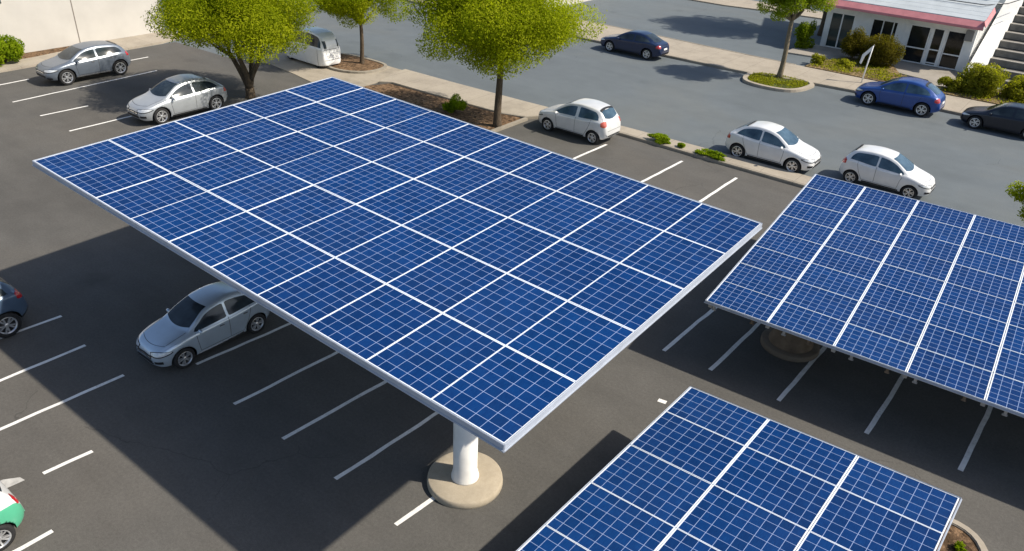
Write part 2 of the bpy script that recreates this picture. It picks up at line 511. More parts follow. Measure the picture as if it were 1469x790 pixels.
# patio and dry garden bed before the shop
slab('shop_patio', [(-19.2, 56.4), (-14, 57.2), (-9.6, 56.3), (-9.0, 55.2), (-7.0, 55.6), (-6.5, 60.8), (-19.2, 60.6)], -.05, .10, M['patio'], .02)
slab('garden_bed', [(-16.7, 53.3), (-9.0, 53.3), (-9.4, 55.6), (-11.2, 56.2), (-12.2, 58.3), (-15.4, 58.3), (-16.6, 55.3)], -.05, .15, M['drysoil'], .06)
slab('hedge_bed', [(-9.0, 53.35), (6, 53.7), (6, 57.6), (-7.0, 57.2), (-7.6, 55.8)], -.05, .16, M['drysoil'], .06)
# bed at the lower right corner
cb = smooth_poly([(-2.2, 15.6), (.3, 16.05), (1.05, 15.9), (1.4, 15.0), (1.4, 9.5), (-2.2, 9.5)], 2)
slab('corner_bed', cb, -.05, .10, M['mulch'], .04)
kerb_line('corner_kerb', cb + cb[:1], .18, .15, M['walk'])
# far light strip
slab('far_strip', [(-120, 69), (-30, 69.6), (-26, 70.4), (-21, 71), (-21, 74), (-120, 74)], -.05, .1, M['walk'], .02)

rng = random.Random(4)
def pline(x0, y0, x1, y1, w=.11, mat='line', wob=.012):
    n = max(2, int(abs(y1 - y0) / .5) + 1)
    v = []
    for i in range(n):
        t = i / (n - 1)
        x = x0 + (x1 - x0) * t; y = y0 + (y1 - y0) * t
        e = rng.uniform(-wob, wob)
        v += [(x - w / 2 + e, y, .008), (x + w / 2 + e + rng.uniform(-wob, wob) * .6, y, .008)]
    f = [(2 * i, 2 * i + 1, 2 * i + 3, 2 * i + 2) for i in range(n - 1)]
    pyd('parking_line', v, f, M[mat], lot)
for a in [(-20.2, 0.2, -20.05, 6.9), (-18.3, 0.5, -17.98, 6.9), (-15.9, 3.9, -15.78, 4.96), (-14.2, .4, -14.08, 3.28), (-22.3, 2.0, -22.0, 7.16),
          (-17.0, 8.42, -16.6, 13.2), (-14.8, 8.1, -14.5, 13.2), (-12.84, 8.1, -12.5, 13.2), (-10.85, 8.05, -10.6, 13.2), (-8.85, 8.0, -8.75, 9.3)]:
    pline(*a)
for a in [(-43.3, 14.7, -43.85, 22.8), (-40.29, 14.7, -40.25, 17.0), (-37.25, 14.65, -37.4, 20.5), (-46.7, 15.3, -46.8, 17.0), (-46.8, 21.0, -46.9, 24.0)]:
    pline(*a, .12)
for a in [(-7.66, 17.65, -7.55, 23), (-6.2, 17.7, -6.1, 23), (-4.18, 17.67, -4.08, 23), (-1.93, 17.9, -1.86, 23), (.24, 18.05, .4, 23), (2.3, 18.0, 2.4, 23)]:
    pline(*a, .12)
for a in [(-18.4, 25.5, -18.25, 31.2), (-14.7, 25.5, -14.5, 31.85), (-11.78, 25.5, -11.75, 31.75)]:
    pline(*a, .13)
pyd('parking_line', [(-6.65, 15.46, .008), (-6.43, 15.50, .008), (-6.45, 15.64, .008), (-6.67, 15.60, .008)], [(0, 1, 2, 3)], M['line'], lot)
pyd('parking_line', [(-16.6, 2.0, .008), (-16.35, 2.0, .008), (-16.02, 3.2, .008), (-15.98, 3.55, .008), (-16.15, 3.52, .008), (-16.35, 3.25, .008)], [(0, 1, 2, 3, 4, 5)], M['worn_line'], lot)

# ------------------------------------------------------------------ solar canopies
def panel_mesh(name, w, d, nx, ny, fx, fy):
    """one module lying in x 0..w, y 0..d, its top at z 0: laminate mesh and frame mesh"""
    g = .008
    m = MB().box(g + fx, w - g - fx, g + fy, d - g - fy, -.03, -.004)
    me = bpy.data.meshes.new('solar_panel'); me.from_pydata(m.v, [], m.f); me.update()
    pm = panelmat('solar_cells', w, d, nx, ny)
    me.materials.append(pm); me.materials.append(M['back'])
    me.polygons[0].material_index = 1
    f = MB()
    f.box(g, w - g, g, g + fy, -.045, .004); f.box(g, w - g, d - g - fy, d - g, -.045, .004)
    f.box(g, g + fx, g + fy + .0005, d - g - fy - .0005, -.045, .004); f.box(w - g - fx, w - g, g + fy + .0005, d - g - fy - .0005, -.045, .004)
    fm = bpy.data.meshes.new('panel_frame'); fm.from_pydata(f.v, [], f.f); fm.update(); fm.materials.append(M['alu'])
    return me, fm

def array_panels(root, nx, rows, w, cells, fx, fy, seed=1):
    """rows: list of (y0, depth) in the canopy's own plane"""
    rr = random.Random(seed)
    cache = {}
    for (y0, d, cy) in rows:
        key = round(d, 3)
        if key not in cache: cache[key] = panel_mesh('solar_panel', w, d, cells, cy, fx, fy)
        me, fm = cache[key]
        for i in range(nx):
            p = bpy.data.objects.new('solar_panel', me); COL.objects.link(p); p.parent = root
            p.location = (i * w, y0, rr.uniform(-.004, .004))
            p.rotation_euler = (rr.uniform(-.0022, .0022), rr.uniform(-.0022, .0022), rr.uniform(-.0015, .0015))
            q = bpy.data.objects.new('panel_frame', fm); COL.objects.link(q); q.parent = p

def canopy_root(name, loc, yaw, pitch, roll):
    """Empty on the ground under the frame corner; a tilted frame is made by rotating the Empty itself"""
    o = bpy.data.objects.new(name, None); COL.objects.link(o)
    o.empty_display_size = .5
    o.matrix_world = Matrix.Translation(loc) @ Matrix.Rotation(yaw, 4, 'Z') @ Matrix.Rotation(roll, 4, 'Y') @ Matrix.Rotation(pitch, 4, 'X')
    bpy.context.view_layer.update()
    return o

def in_world(o, root):
    """part given in world coordinates, parented to a rotated root"""
    o.parent = root
    o.matrix_parent_inverse = root.matrix_world.inverted()
    return o

def fascia(root, W, D, h, t, out=.01, top=.012):
    m = MB()
    e = t + out
    m.box(-e, W + e, -e, -out, -h, top); m.box(-e, W + e, D + out, D + e, -h, top)
    m.box(-e, -out, -out + .001, D + out - .001, -h, top); m.box(W + out, W + e, -out + .001, D + out - .001, -h, top)
    # lips along the lower edge
    m.box(-e - .018, W + e + .018, -e - .02, -e - .0005, -h - .002, -h + .035)
    m.box(W + e + .0005, W + e + .02, -e, D + e, -h - .002, -h + .035)
    return m.build('fascia', M['fascia'], root, False, .006)

# --- the big one
big = canopy_root('solar_canopy', (-21.76, 7.487, 4.85), R(.12), R(1.61), R(1.28))
tag(big, 'large white solar canopy of fifty blue panels standing on a thick white post', 'solar canopy', 'solar canopies over the parking lot')
BW, BD = 16.075, 10.192
array_panels(big, 10, [(k * BD / 5, BD / 5, 8) for k in range(5)], BW / 10, 6, .007, .020, 1)
fascia(big, BW, BD, .14, .020)
pm = MB()
for k in range(5):
    yy = BD / 5 * (k + .5)
    pm.box(.02, BW - .02, yy - .05, yy + .05, -.20, -.052)
pm.build('purlin', M['steel'], big)
gm = MB()
for yy in (2.45, 7.8):
    gm.box(.4, BW - .4, yy - .14, yy + .14, -.56, -.203)
for xx in (2.9, 8.0, 13.1):
    gm.box(xx - .12, xx + .12, .5, BD - .5, -.80, -.563)
gm.build('girder', M['steel'], big)
def post(root, x, y, ztop, r, mat, base_r, base_mat, collar=True):
    m = MB()
    m.lathe([(r * 1.16, .15), (r * 1.16, .21), (r * 1.09, .24), (r * 1.09, .30), (r, .34), (r, ztop)], 40, 0, Matrix.Translation((x, y, 0)))
    o = m.build('post', mat, None, True)
    b = MB()
    n = 44
    jit = [1 + .012 * math.sin(3 * k * 2 * PI / n + 1) for k in range(n)]
    b.lathe([(base_r * 1.0, -.05), (base_r * 1.0, .06), (base_r * .985, .145), (base_r * .95, .165), (base_r * .5, .17)], n, 0, Matrix.Translation((x, y, 0)))
    c = b.build('concrete_base', base_mat, None, False)
    for q in (o, c):
        in_world(q, root)
        q.data.polygons.foreach_set('use_smooth', [len(p.vertices) == 4 for p in q.data.polygons])
post(big, -8.58, 9.94, 4.02, .275, M['post'], .87, M['pedestal'])
post(big, -9.6, 15.3, 4.14, .275, M['post'], .87, M['pedestal'])
post(big, -18.9, 15.3, 4.35, .275, M['post'], .87, M['pedestal'])

# --- the tilted one at the right
RW = 1.664
right = canopy_root('solar_canopy', (-6.81, 17.95, 1.95), R(3.13), R(4.44), R(.1))
tag(right, 'tilted low solar canopy at right with rusty brackets under its front edge', 'solar canopy', 'solar canopies over the parking lot')
RD = 9.66
RW = 1.74
array_panels(right, 7, [(k * RD / 8, RD / 8, 6) for k in range(8)], RW, 8, .025, .007, 2)
fascia(right, RW * 7, RD, .07, .012)
pm = MB()
for k in range(8):
    yy = RD / 8 * (k + .5)
    pm.box(.02, RW * 7 - .02, yy - .035, yy + .035, -.13, -.048)
for k in range(8):
    pm.box(k * RW - .05 if k else .05, k * RW + .05 if k else .15, .12, RD - .1, -.27, -.132)
pm.build('purlin', M['steel'], right)
for k in range(12):
    xx = .35 + k * RW * .5 + (.12 if k % 3 else -.1)
    b = MB()
    b.box(xx - .035, xx + .035, .0, .08, -.20, -.072); b.box(xx - .06, xx + .06, .012, .068, -.25, -.202)
    b.build('bracket', M['rust'] if k % 2 else M['steel'], right, False, .01)
post(right, -4.95, 20.45, 2.0, .55, M['rust'], .85, M['oldbase'])
post(right, 1.6, 22.5, 2.1, .30, M['rust'], .85, M['kerb'])

# --- the one at the bottom
bot = canopy_root('solar_canopy', (-5.446, 14.46, 1.70), R(-1.55), R(.48), R(-3.91))
tag(bot, 'nearest low solar canopy at the bottom edge, three panels wide with large square cells', 'solar canopy', 'solar canopies over the parking lot')
QW, QD = 1.947, 1.486
Y0 = -QD * .8
rows = [(Y0, QD * .8, 5)]
for k in range(6): rows.append((Y0 - (k + 1) * QD, QD, 6))
array_panels(bot, 3, rows, QW, 8, .025, .010, 3)
f = fascia(bot, QW * 3, -rows[-1][0], .05, .010)
for v in f.data.vertices: v.co.y += rows[-1][0]
pm = MB()
for k in range(7):
    yy = rows[k][0] + rows[k][1] * .5
    pm.box(.02, QW * 3 - .02, yy - .035, yy + .035, -.13, -.048)
for k in (0.5, 1.5, 2.5):
    pm.box(k * QW - .06, k * QW + .06, rows[-1][0] + .1, -.1, -.30, -.132)
pm.build('purlin', M['steel'], bot)
post(bot, -2.5, 11.5, 1.52, .25, M['post'], .7, M['pedestal'])
post(bot, -2.5, 7.0, 1.50, .25, M['post'], .7, M['pedestal'])

# ------------------------------------------------------------------ cars
def pchip(pts):
    pts = sorted(pts)
    x = np.array([p[0] for p in pts], float); y = np.array([p[1] for p in pts], float)
    h = np.diff(x); d = np.diff(y) / h
    m = np.zeros(len(x)); m[0] = d[0]; m[-1] = d[-1]
    for i in range(1, len(x) - 1):
        if d[i - 1] * d[i] <= 0: m[i] = 0
        else:
            w1 = 2 * h[i] + h[i - 1]; w2 = h[i] + 2 * h[i - 1]
            m[i] = (w1 + w2) / (w1 / d[i - 1] + w2 / d[i])
    def f(q):
        q = min(max(q, x[0]), x[-1])
        i = min(max(int(np.searchsorted(x, q)) - 1, 0), len(x) - 2)
        t = (q - x[i]) / h[i]
        return ((1 + 2 * t) * (1 - t) ** 2 * y[i] + t * (1 - t) ** 2 * h[i] * m[i] + t * t * (3 - 2 * t) * y[i + 1] + t * t * (t - 1) * h[i] * m[i + 1])
    return f

SPEC = {}
SPEC['hatch'] = dict(
    zt=[(2.10, .56), (2.06, .66), (1.95, .76), (1.7, .855), (1.35, .945), (1.10, 1.015), (.75, 1.22), (.35, 1.42), (.05, 1.505), (-.5, 1.55), (-1.0, 1.52), (-1.42, 1.44), (-1.6, 1.30), (-1.80, 1.04), (-1.88, .90), (-1.93, .70), (-1.96, .54)],
    w=[(2.10, .44), (2.06, .56), (1.95, .69), (1.75, .79), (1.4, .845), (.6, .86), (-.6, .862), (-1.3, .85), (-1.6, .80), (-1.82, .71), (-1.92, .62), (-1.96, .54)],
    zs=[(2.10, .50), (1.95, .66), (1.7, .76), (1.1, .885), (.4, .93), (-.6, .97), (-1.4, 1.02), (-1.75, .97), (-1.9, .80), (-1.96, .50)],
    wt=[(2.10, .30), (1.95, .56), (1.7, .66), (1.1, .70), (.75, .66), (.35, .585), (-.5, .585), (-1.4, .565), (-1.6, .58), (-1.8, .61), (-1.96, .45)],
    zb=[(2.10, .34), (1.9, .24), (1.2, .22), (-1.3, .22), (-1.75, .27), (-1.96, .36)],
    ws=(1.06, .28), rw=(-1.46, -1.77), side=(.98, -1.52), bp=-.28, tail_z=(.80, 1.04), r=.325)
SPEC['sedan'] = dict(
    zt=[(2.15, .54), (2.10, .64), (2.0, .72), (1.7, .81), (1.35, .885), (1.05, .95), (.65, 1.17), (.25, 1.345), (-.1, 1.41), (-.5, 1.42), (-.95, 1.355), (-1.4, 1.18), (-1.75, 1.01), (-1.98, .945), (-2.08, .86), (-2.14, .70), (-2.17, .54)],
    w=[(2.15, .46), (2.10, .58), (2.0, .69), (1.75, .79), (1.4, .84), (.6, .86), (-.6, .865), (-1.3, .86), (-1.7, .81), (-2.0, .71), (-2.13, .60), (-2.17, .52)],
    zs=[(2.15, .49), (2.0, .63), (1.7, .72), (1.05, .84), (.4, .88), (-.6, .92), (-1.4, .96), (-1.9, .90), (-2.08, .76), (-2.17, .50)],
    wt=[(2.15, .30), (2.0, .54), (1.7, .65), (1.05, .70), (.65, .66), (.25, .57), (-.5, .56), (-1.2, .55), (-1.7, .60), (-2.0, .58), (-2.17, .42)],
    zb=[(2.15, .32), (1.9, .22), (1.2, .20), (-1.3, .20), (-1.9, .26), (-2.17, .36)],
    ws=(1.0, .20), rw=(-.98, -1.72), side=(.92, -1.42), bp=-.32, tail_z=(.72, .90), r=.325)
SPEC['arc'] = dict(
    zt=[(2.12, .55), (2.07, .65), (1.96, .74), (1.7, .835), (1.35, .915), (1.06, .985), (.68, 1.20), (.28, 1.395), (-.05, 1.475), (-.5, 1.505), (-.95, 1.455), (-1.35, 1.325), (-1.68, 1.12), (-1.86, .99), (-1.96, .90), (-2.03, .72), (-2.06, .54)],
    w=[(2.12, .45), (2.07, .57), (1.96, .69), (1.75, .79), (1.4, .845), (.6, .86), (-.6, .865), (-1.3, .86), (-1.65, .81), (-1.88, .72), (-2.01, .61), (-2.06, .53)],
    zs=[(2.12, .50), (1.96, .65), (1.7, .745), (1.06, .865), (.4, .905), (-.6, .945), (-1.4, .99), (-1.8, .93), (-1.98, .78), (-2.06, .50)],
    wt=[(2.12, .30), (1.96, .55), (1.7, .655), (1.06, .70), (.68, .66), (.28, .58), (-.5, .57), (-1.3, .55), (-1.68, .58), (-1.88, .58), (-2.06, .43)],
    zb=[(2.12, .33), (1.9, .23), (1.2, .21), (-1.3, .21), (-1.82, .27), (-2.06, .36)],
    ws=(1.02, .23), rw=(-1.18, -1.76), side=(.95, -1.50), bp=-.32, tail_z=(.74, .94), r=.35)
SPEC['suv'] = dict(
    zt=[(2.12, .66), (2.07, .76), (1.95, .86), (1.7, .945), (1.35, 1.02), (1.08, 1.08), (.72, 1.29), (.32, 1.49), (0, 1.575), (-.5, 1.61), (-1.0, 1.58), (-1.45, 1.50), (-1.66, 1.36), (-1.85, 1.10), (-1.93, .96), (-1.98, .80), (-2.02, .62)],
    w=[(2.12, .50), (2.07, .60), (1.95, .71), (1.75, .80), (1.4, .86), (.6, .865), (-.6, .87), (-1.3, .88), (-1.65, .82), (-1.88, .72), (-1.98, .62), (-2.02, .54)],
    zs=[(2.12, .58), (1.95, .76), (1.7, .86), (1.1, .97), (.4, 1.01), (-.6, 1.06), (-1.4, 1.10), (-1.8, 1.03), (-1.95, .86), (-2.02, .56)],
    wt=[(2.12, .34), (1.95, .58), (1.7, .68), (1.1, .71), (.75, .67), (.32, .60), (-.5, .60), (-1.45, .58), (-1.65, .59), (-1.85, .60), (-2.02, .45)],
    zb=[(2.12, .42), (1.9, .31), (1.2, .28), (-1.3, .28), (-1.75, .34), (-2.02, .45)],
    ws=(1.04, .26), rw=(-1.50, -1.82), side=(.96, -1.55), bp=-.28, tail_z=(.90, 1.12), r=.37)
SPEC['van'] = dict(
    zt=[(1.9, .70), (1.86, .86), (1.7, 1.02), (1.45, 1.14), (1.2, 1.34), (.9, 1.72), (.6, 1.93), (.2, 2.04), (-.6, 2.06), (-1.2, 2.0), (-1.55, 1.87), (-1.78, 1.66), (-1.90, 1.38), (-1.96, 1.0), (-1.98, .60)],
    w=[(1.9, .55), (1.7, .72), (1.3, .80), (.6, .82), (-1.2, .82), (-1.6, .79), (-1.82, .71), (-1.93, .62), (-1.98, .52)],
    zs=[(1.9, .60), (1.7, .90), (1.2, 1.12), (.6, 1.2), (-1.3, 1.2), (-1.8, 1.15), (-1.98, .58)],
    wt=[(1.9, .40), (1.7, .62), (1.2, .70), (.6, .62), (-1.3, .58), (-1.7, .52), (-1.9, .46), (-1.98, .40)],
    zb=[(1.9, .22), (1.5, .16), (-1.5, .14), (-1.98, .2)],
    ws=(1.22, .72), rw=(-1.72, -1.93), side=(1.0, -1.72), bp=-.3, tail_z=(.7, .9), r=.32)

def wheel_meshes(r):
    w = .20
    rot = Matrix.Rotation(-PI / 2, 4, 'X')           # lathe axis z -> y
    t = MB()
    t.lathe([(r * .66, -w * .5), (r * .9, -w * .5), (r * .97, -w * .42), (r, -w * .3), (r, w * .3), (r * .97, w * .42), (r * .9, w * .5), (r * .70, w * .5), (r * .66, w * .44)], 36, 0, rot, True)
    b = MB()
    b.lathe([(r * .655, -w * .4), (r * .655, w * .15), (r * .2, w * .15)], 28, 0, rot)
    rm = MB()
    rm.lathe([(r * .60, w * .2), (r * .69, w * .2), (r * .695, w * .49), (r * .64, w * .51), (r * .60, w * .42)], 36, 0, rot, True)
    rm.lathe([(r * .17, w * .2), (r * .17, w * .44), (r * .10, w * .48), (r * .02, w * .48)], 16, 0, rot)
    for k in range(5):
        for da in (-.17, .17):
            a0 = 2 * PI * k / 5 + da * .5; a1 = 2 * PI * k / 5 + da * 1.3
            p0 = Vector((math.cos(a0) * r * .13, w * .40, math.sin(a0) * r * .13)); p1 = Vector((math.cos(a1) * r * .63, w * .43, math.sin(a1) * r * .63))
            d = (p1 - p0).normalized(); s = Vector((0, 1, 0)).cross(d) * r * .052
            dn = Vector((0, -w * .2, 0))
            v = [p0 - s, p0 + s, p1 + s * 1.1, p1 - s * 1.1]
            v = v + [q + dn for q in v]
            rm.add(v, [(0, 1, 2, 3), (4, 7, 6, 5), (0, 4, 5, 1), (1, 5, 6, 2), (2, 6, 7, 3), (3, 7, 4, 0)])
    out = []
    for mb, mt, nm in ((b, M['black'], 'wheel'), (t, M['rubber'], 'tyre'), (rm, M['rim'], 'rim')):
        me = bpy.data.meshes.new(nm); me.from_pydata(mb.v, [], mb.f); me.update(); me.materials.append(mt)
        if nm != 'rim': me.polygons.foreach_set('use_smooth', [True] * len(me.polygons))
        bm = bmesh.new(); bm.from_mesh(me); bmesh.ops.recalc_face_normals(bm, faces=bm.faces); bm.to_mesh(me); bm.free()
        out.append(me)
    return out
WHEELS = {}

def build_car(name, spec, wb, loc, rz, paint_mat, glass='glass', top_mat=None, lens='red_lens', label='', cat='car', group=None, hscale=1.0, pillar=.085, trim=None, plates=True, wscale=1.0, tail=1.0, plain_van=False):
    S = SPEC[spec]
    k = wb / 2.6
    F = {n: pchip(S[n]) for n in ('zt', 'w', 'zs', 'wt', 'zb')}
    root = empty(name, loc, rz)
    tag(root, label, cat, group)
    xf = max(p[0] for p in S['zt']); xr = min(p[0] for p in S['zt'])
    # stations
    xs = sorted(set([round(x, 4) for x in np.concatenate([np.linspace(xr, xr + .35, 16), np.linspace(xr + .35, xf - .35, 62), np.linspace(xf - .35, xf, 16)])]))
    nseg = 5
    V = []; 
    def section(x):
        zt = F['zt'](x); w = F['w'](x); zs = min(F['zs'](x), zt - .03); wt = min(F['wt'](x), w - .03); zb = F['zb'](x)
        dz = zt - zs; dr = min(.13, .5 * dz)
        P = [(0, zb), (w * .55, zb), (w - .10, zb + .005), (w - .035, zb + .09), (w, zb + (zs - zb) * .5), (w - .008, zs - .07), (w - .05, zs + min(.03, dz * .25)),
             ((w + wt) * .5 - .03, zs + dz * .5 - .02 * (dz > .2)), (wt + .01, zt - dr * .62), (wt - .07, zt - dr * .2), (wt * .55, zt - dr * .05), (0, zt)]
        # catmull-rom
        out = []
        n = len(P)
        for i in range(n - 1):
            p0 = P[max(i - 1, 0)] if i > 0 else (-P[1][0], P[1][1]); p1 = P[i]; p2 = P[i + 1]; p3 = P[i + 2] if i + 2 < n else (-P[i][0], P[i][1])
            for j in range(nseg):
                t = j / nseg
                q = []
                for c in (0, 1):
                    a = -.5 * p0[c] + 1.5 * p1[c] - 1.5 * p2[c] + .5 * p3[c]; b = p0[c] - 2.5 * p1[c] + 2 * p2[c] - .5 * p3[c]; cc = -.5 * p0[c] + .5 * p2[c]
                    q.append(((a * t + b) * t + cc) * t + p1[c])
                out.append(q)
        out.append(P[-1])
        return out
    rings = []
    for x in xs:
        h = section(x)
        ring = [(x * k, y * k * wscale, z * k * hscale) for y, z in h] + [(x * k, -y * k * wscale, z * k * hscale) for y, z in h[-2:0:-1]]
        rings.append(ring)
    nr = len(rings[0])
    v = [p for r_ in rings for p in r_]
    f = []
    for i in range(len(rings) - 1):
        for j in range(nr):
            j2 = (j + 1) % nr
            f.append((i * nr + j, i * nr + j2, (i + 1) * nr + j2, (i + 1) * nr + j))
    f.append(tuple(range(nr))); f.append(tuple(reversed([(len(rings) - 1) * nr + j for j in range(nr)])))
    me = bpy.data.meshes.new('body'); me.from_pydata(v, [], f); me.update()
    bm = bmesh.new(); bm.from_mesh(me); bmesh.ops.recalc_face_normals(bm, faces=bm.faces); bm.to_mesh(me)
    bvh = BVHTree.FromBMesh(bm); bm.free()
    me.materials.append(paint_mat); me.materials.append(M['well']); me.materials.append(top_mat or paint_mat); me.materials.append(M['black'])
    me.polygons.foreach_set('use_smooth', [True] * len(me.polygons))
    zsk = lambda x: F['zs'](x / k) * k * hscale
    for p in me.polygons:
        c = p.center
        if top_mat and c.z > zsk(c.x) - .05 * k: p.material_index = 2
        elif trim == 'clad' and c.z < (F['zb'](c.x / k) + .13) * k: p.material_index = 3
    body = bpy.data.objects.new('body', me); COL.objects.link(body)
    # wheel arches
    r = S['r'] * k
    wy = (F['w'](1.3) * wscale - .115) * k
    cut = MB()
    if not plain_van:
        for sx in (1.3, -1.3):
            for s in (1, -1):
                Mx = Matrix.Translation((sx * k, s * (wy + .05 * k), r)) @ Matrix.Rotation(PI / 2, 4, 'X')
                cut.lathe([(r * 1.17, -.24 * k), (r * 1.17, .24 * k)], 32, 0, Mx)
        cm = bpy.data.meshes.new('cut'); cm.from_pydata(cut.v, [], cut.f); cm.update(); cm.materials.append(M['well'])
        bm = bmesh.new(); bm.from_mesh(cm); bmesh.ops.recalc_face_normals(bm, faces=bm.faces); bm.to_mesh(cm); bm.free()
        co = bpy.data.objects.new('cut', cm); COL.objects.link(co)
        md = body.modifiers.new('b', 'BOOLEAN'); md.operation = 'DIFFERENCE'; md.object = co; md.solver = 'EXACT'; md.material_mode = 'TRANSFER'
        dg = bpy.context.evaluated_depsgraph_get()
        nm = bpy.data.meshes.new_from_object(body.evaluated_get(dg), depsgraph=dg)
        body.modifiers.clear(); body.data = nm; nm.name = 'body'
        bpy.data.objects.remove(co); bpy.data.meshes.remove(cm); bpy.data.meshes.remove(me)
    body.parent = root

    def cast(o, d):
        h = bvh.ray_cast(Vector(o), Vector(d).normalized())
        return h
    def patch(nm, fn, n, m, mat, off=.006, parent=root, thick=False):
        pts = {}; v = []; f = []
        for i in range(n + 1):
            for j in range(m + 1):
                o, d = fn(i / n, j / m)
                loc_, nr_, _, _ = cast(o, d)
                if loc_ is None: continue
                if nr_.dot(Vector(d)) > 0: nr_ = -nr_
                pts[i, j] = len(v); v.append(loc_ + nr_ * off * k)
        for i in range(n):
            for j in range(m):
                q = [(i, j), (i + 1, j), (i + 1, j + 1), (i, j + 1)]
                if all(a in pts for a in q): f.append([pts[a] for a in q])
        if not f: return None
        o = pyd(nm, v, f, mat, parent, True)
        # orient outwards
        p = o.data.polygons[len(f) // 2]
        c = p.center; 
        d0 = Vector(fn(.5, .5)[1])
        if p.normal.dot(d0) > 0: o.data.flip_normals()
        return o
    K = Vector((k, k * wscale, k * hscale))
    def side(s, x, z): return ((x * k, s * 3, z * k * hscale), (0, -s, 0))
    def top(x, y): return ((x * k, y * k * wscale, 5), (0, 0, -1))
    def fb(e, y, z): return ((e * 6, y * k * wscale, z * k * hscale), (-e, 0, 0))
    G = M[glass]
    # windscreen
    x0, x1 = S['ws']
    def fws(u, t):
        s = 2 * u - 1
        x = x0 + (x1 - x0) * t - .14 * s * s * (1 - t * .6)
        return top(x, s * (F['wt'](x) - .075))
    patch('windscreen', fws, 22, 12, G)
    x2, x3 = S['rw']
    def frw(u, t):
        s = 2 * u - 1
        x = x2 + (x3 - x2) * t + .07 * s * s
        return top(x, s * (F['wt'](x) - .06) * (1 - .06 * t))
    if not plain_van: patch('rear_window', frw, 20, 10, M['glassblue'] if glass == 'glassblue' else G)
    if spec in ('arc', 'hatch', 'suv'):
        def fsp(u, t):
            q = 2 * u - 1
            return top(x2 + .13 - .11 * t - .05 * q * q, q * (F['wt'](x2) - .10))
        patch('spoiler', fsp, 16, 3, M['black'], .022)
    # side windows
    lo = lambda x: F['zs'](x) + .055
    def hi(x):
        h = F['zt'](x) - .125
        e = S['side'][1] + .30
        if x < e:
            q = min(1, (e - x) / .30)
            h = lo(x) + (h - lo(x)) * math.sqrt(max(0, 1 - q * q)) + .004
        return h
    xa = S['side'][0]
    while hi(xa) - lo(xa) < .035: xa -= .02
    xb = S['bp']; xe = S['side'][1]
    for s in (1, -1):
        for a, b in ((xa, xb + .03), (xb + .03 - pillar, xe)):
            if plain_van and a == xa: a = .75
            def fsw(u, t, a=a, b=b, s=s):
                x = a + (b - a) * u
                l_, h_ = lo(x), max(hi(x), lo(x) + .004)
                e = min(u, 1 - u) * abs(b - a)
                c = 0.02 * max(0, 1 - e / .03)
                return side(s, x, l_ + c + (h_ - l_ - 2 * c) * t)
            patch('side_window', fsw, 20, 6, G, .005)
    if plain_van:
        # tall slim window in the back and folds of the tail panel
        for s in (1, -1):
            patch('rear_window', lambda u, t, s=s: fb(-1, s * (.40 + .16 * u), 1.20 + .42 * t), 4, 6, G)
        for z in (.50, 1.12):
            patch('seam', lambda u, t, z=z: fb(-1, -.58 + 1.16 * u, z + .022 * t), 12, 1, M['seam'], .012)
        for s in (1, -1):
            patch('seam', lambda u, t, s=s: side(s, -1.52 + .02 * t, .2 + .95 * u), 8, 1, M['seam'], .004)
    # door seams
    def ribbon(pts, s, wid=.014, mat='seam', nm='door_seam'):
        v = []; f = []
        P = []
        for (xa_, za_), (xb_, zb_) in zip(pts[:-1], pts[1:]):
            n = max(2, int(math.hypot(xb_ - xa_, zb_ - za_) / .07))
            for i in range(n): P.append((xa_ + (xb_ - xa_) * i / n, za_ + (zb_ - za_) * i / n))
        P.append(pts[-1])
        for i, p in enumerate(P):
            a = P[max(0, i - 1)]; b = P[min(len(P) - 1, i + 1)]
            dx, dz = b[0] - a[0], b[1] - a[1]; L = math.hypot(dx, dz) or 1
            for e in (-1, 1):
                o, d = side(s, p[0] - dz / L * wid / 2 * e, p[1] + dx / L * wid / 2 * e)
                q = cast(o, d)[0]
                if q is None: return
                v.append(q + Vector((0, s * .003, 0)))
        for i in range(len(P) - 1): f.append((2 * i, 2 * i + 1, 2 * i + 3, 2 * i + 2))
        pyd(nm, v, f, M[mat], root)
    sl = F['zb'](0) + .12
    if not plain_van:
        for s in (1, -1):
            ribbon([(xa - .02, lo(xa) - .02), (.80, F['zs'](.8) - .2), (.74, sl), (xb, sl), (xb - .012, lo(xb) - .01)], s)
            if spec != 'sedan' or True:
                ribbon([(xb - .012, sl), (-.82, sl), (-1.0, .62), (-1.12, F['zs'](-1.1) - .1), (-1.14, lo(-1.14) - .02)], s)
            for hx in (xb + .18, -1.0):
                patch('door_handle', lambda u, t, hx=hx, s=s: side(s, hx + .16 * u, F['zs'](hx) - .115 + .032 * t), 4, 1, paint_mat if not trim else M['chrome'], .02)
            # sill trim
            patch('sill_trim', lambda u, t, s=s: side(s, .82 - 1.62 * u, F['zb'](0) + .03 + .055 * t), 12, 1, M['black'] if trim == 'clad' else M['chrome'] if trim else M['black'], .005)
        # bonnet line and tailgate line
    # lamps
    def corner(ex, s, cx, cy, a, z, ky=.85):
        d = Vector((ex, s * ky, 0)).normalized(); p = Vector((-d.y, d.x, 0)) * (1 if ex * s > 0 else -1)
        o = Vector((cx * k, s * cy * k * wscale, z * k * hscale)) + p * a * k + d * 3
        return (tuple(o), tuple(-d))
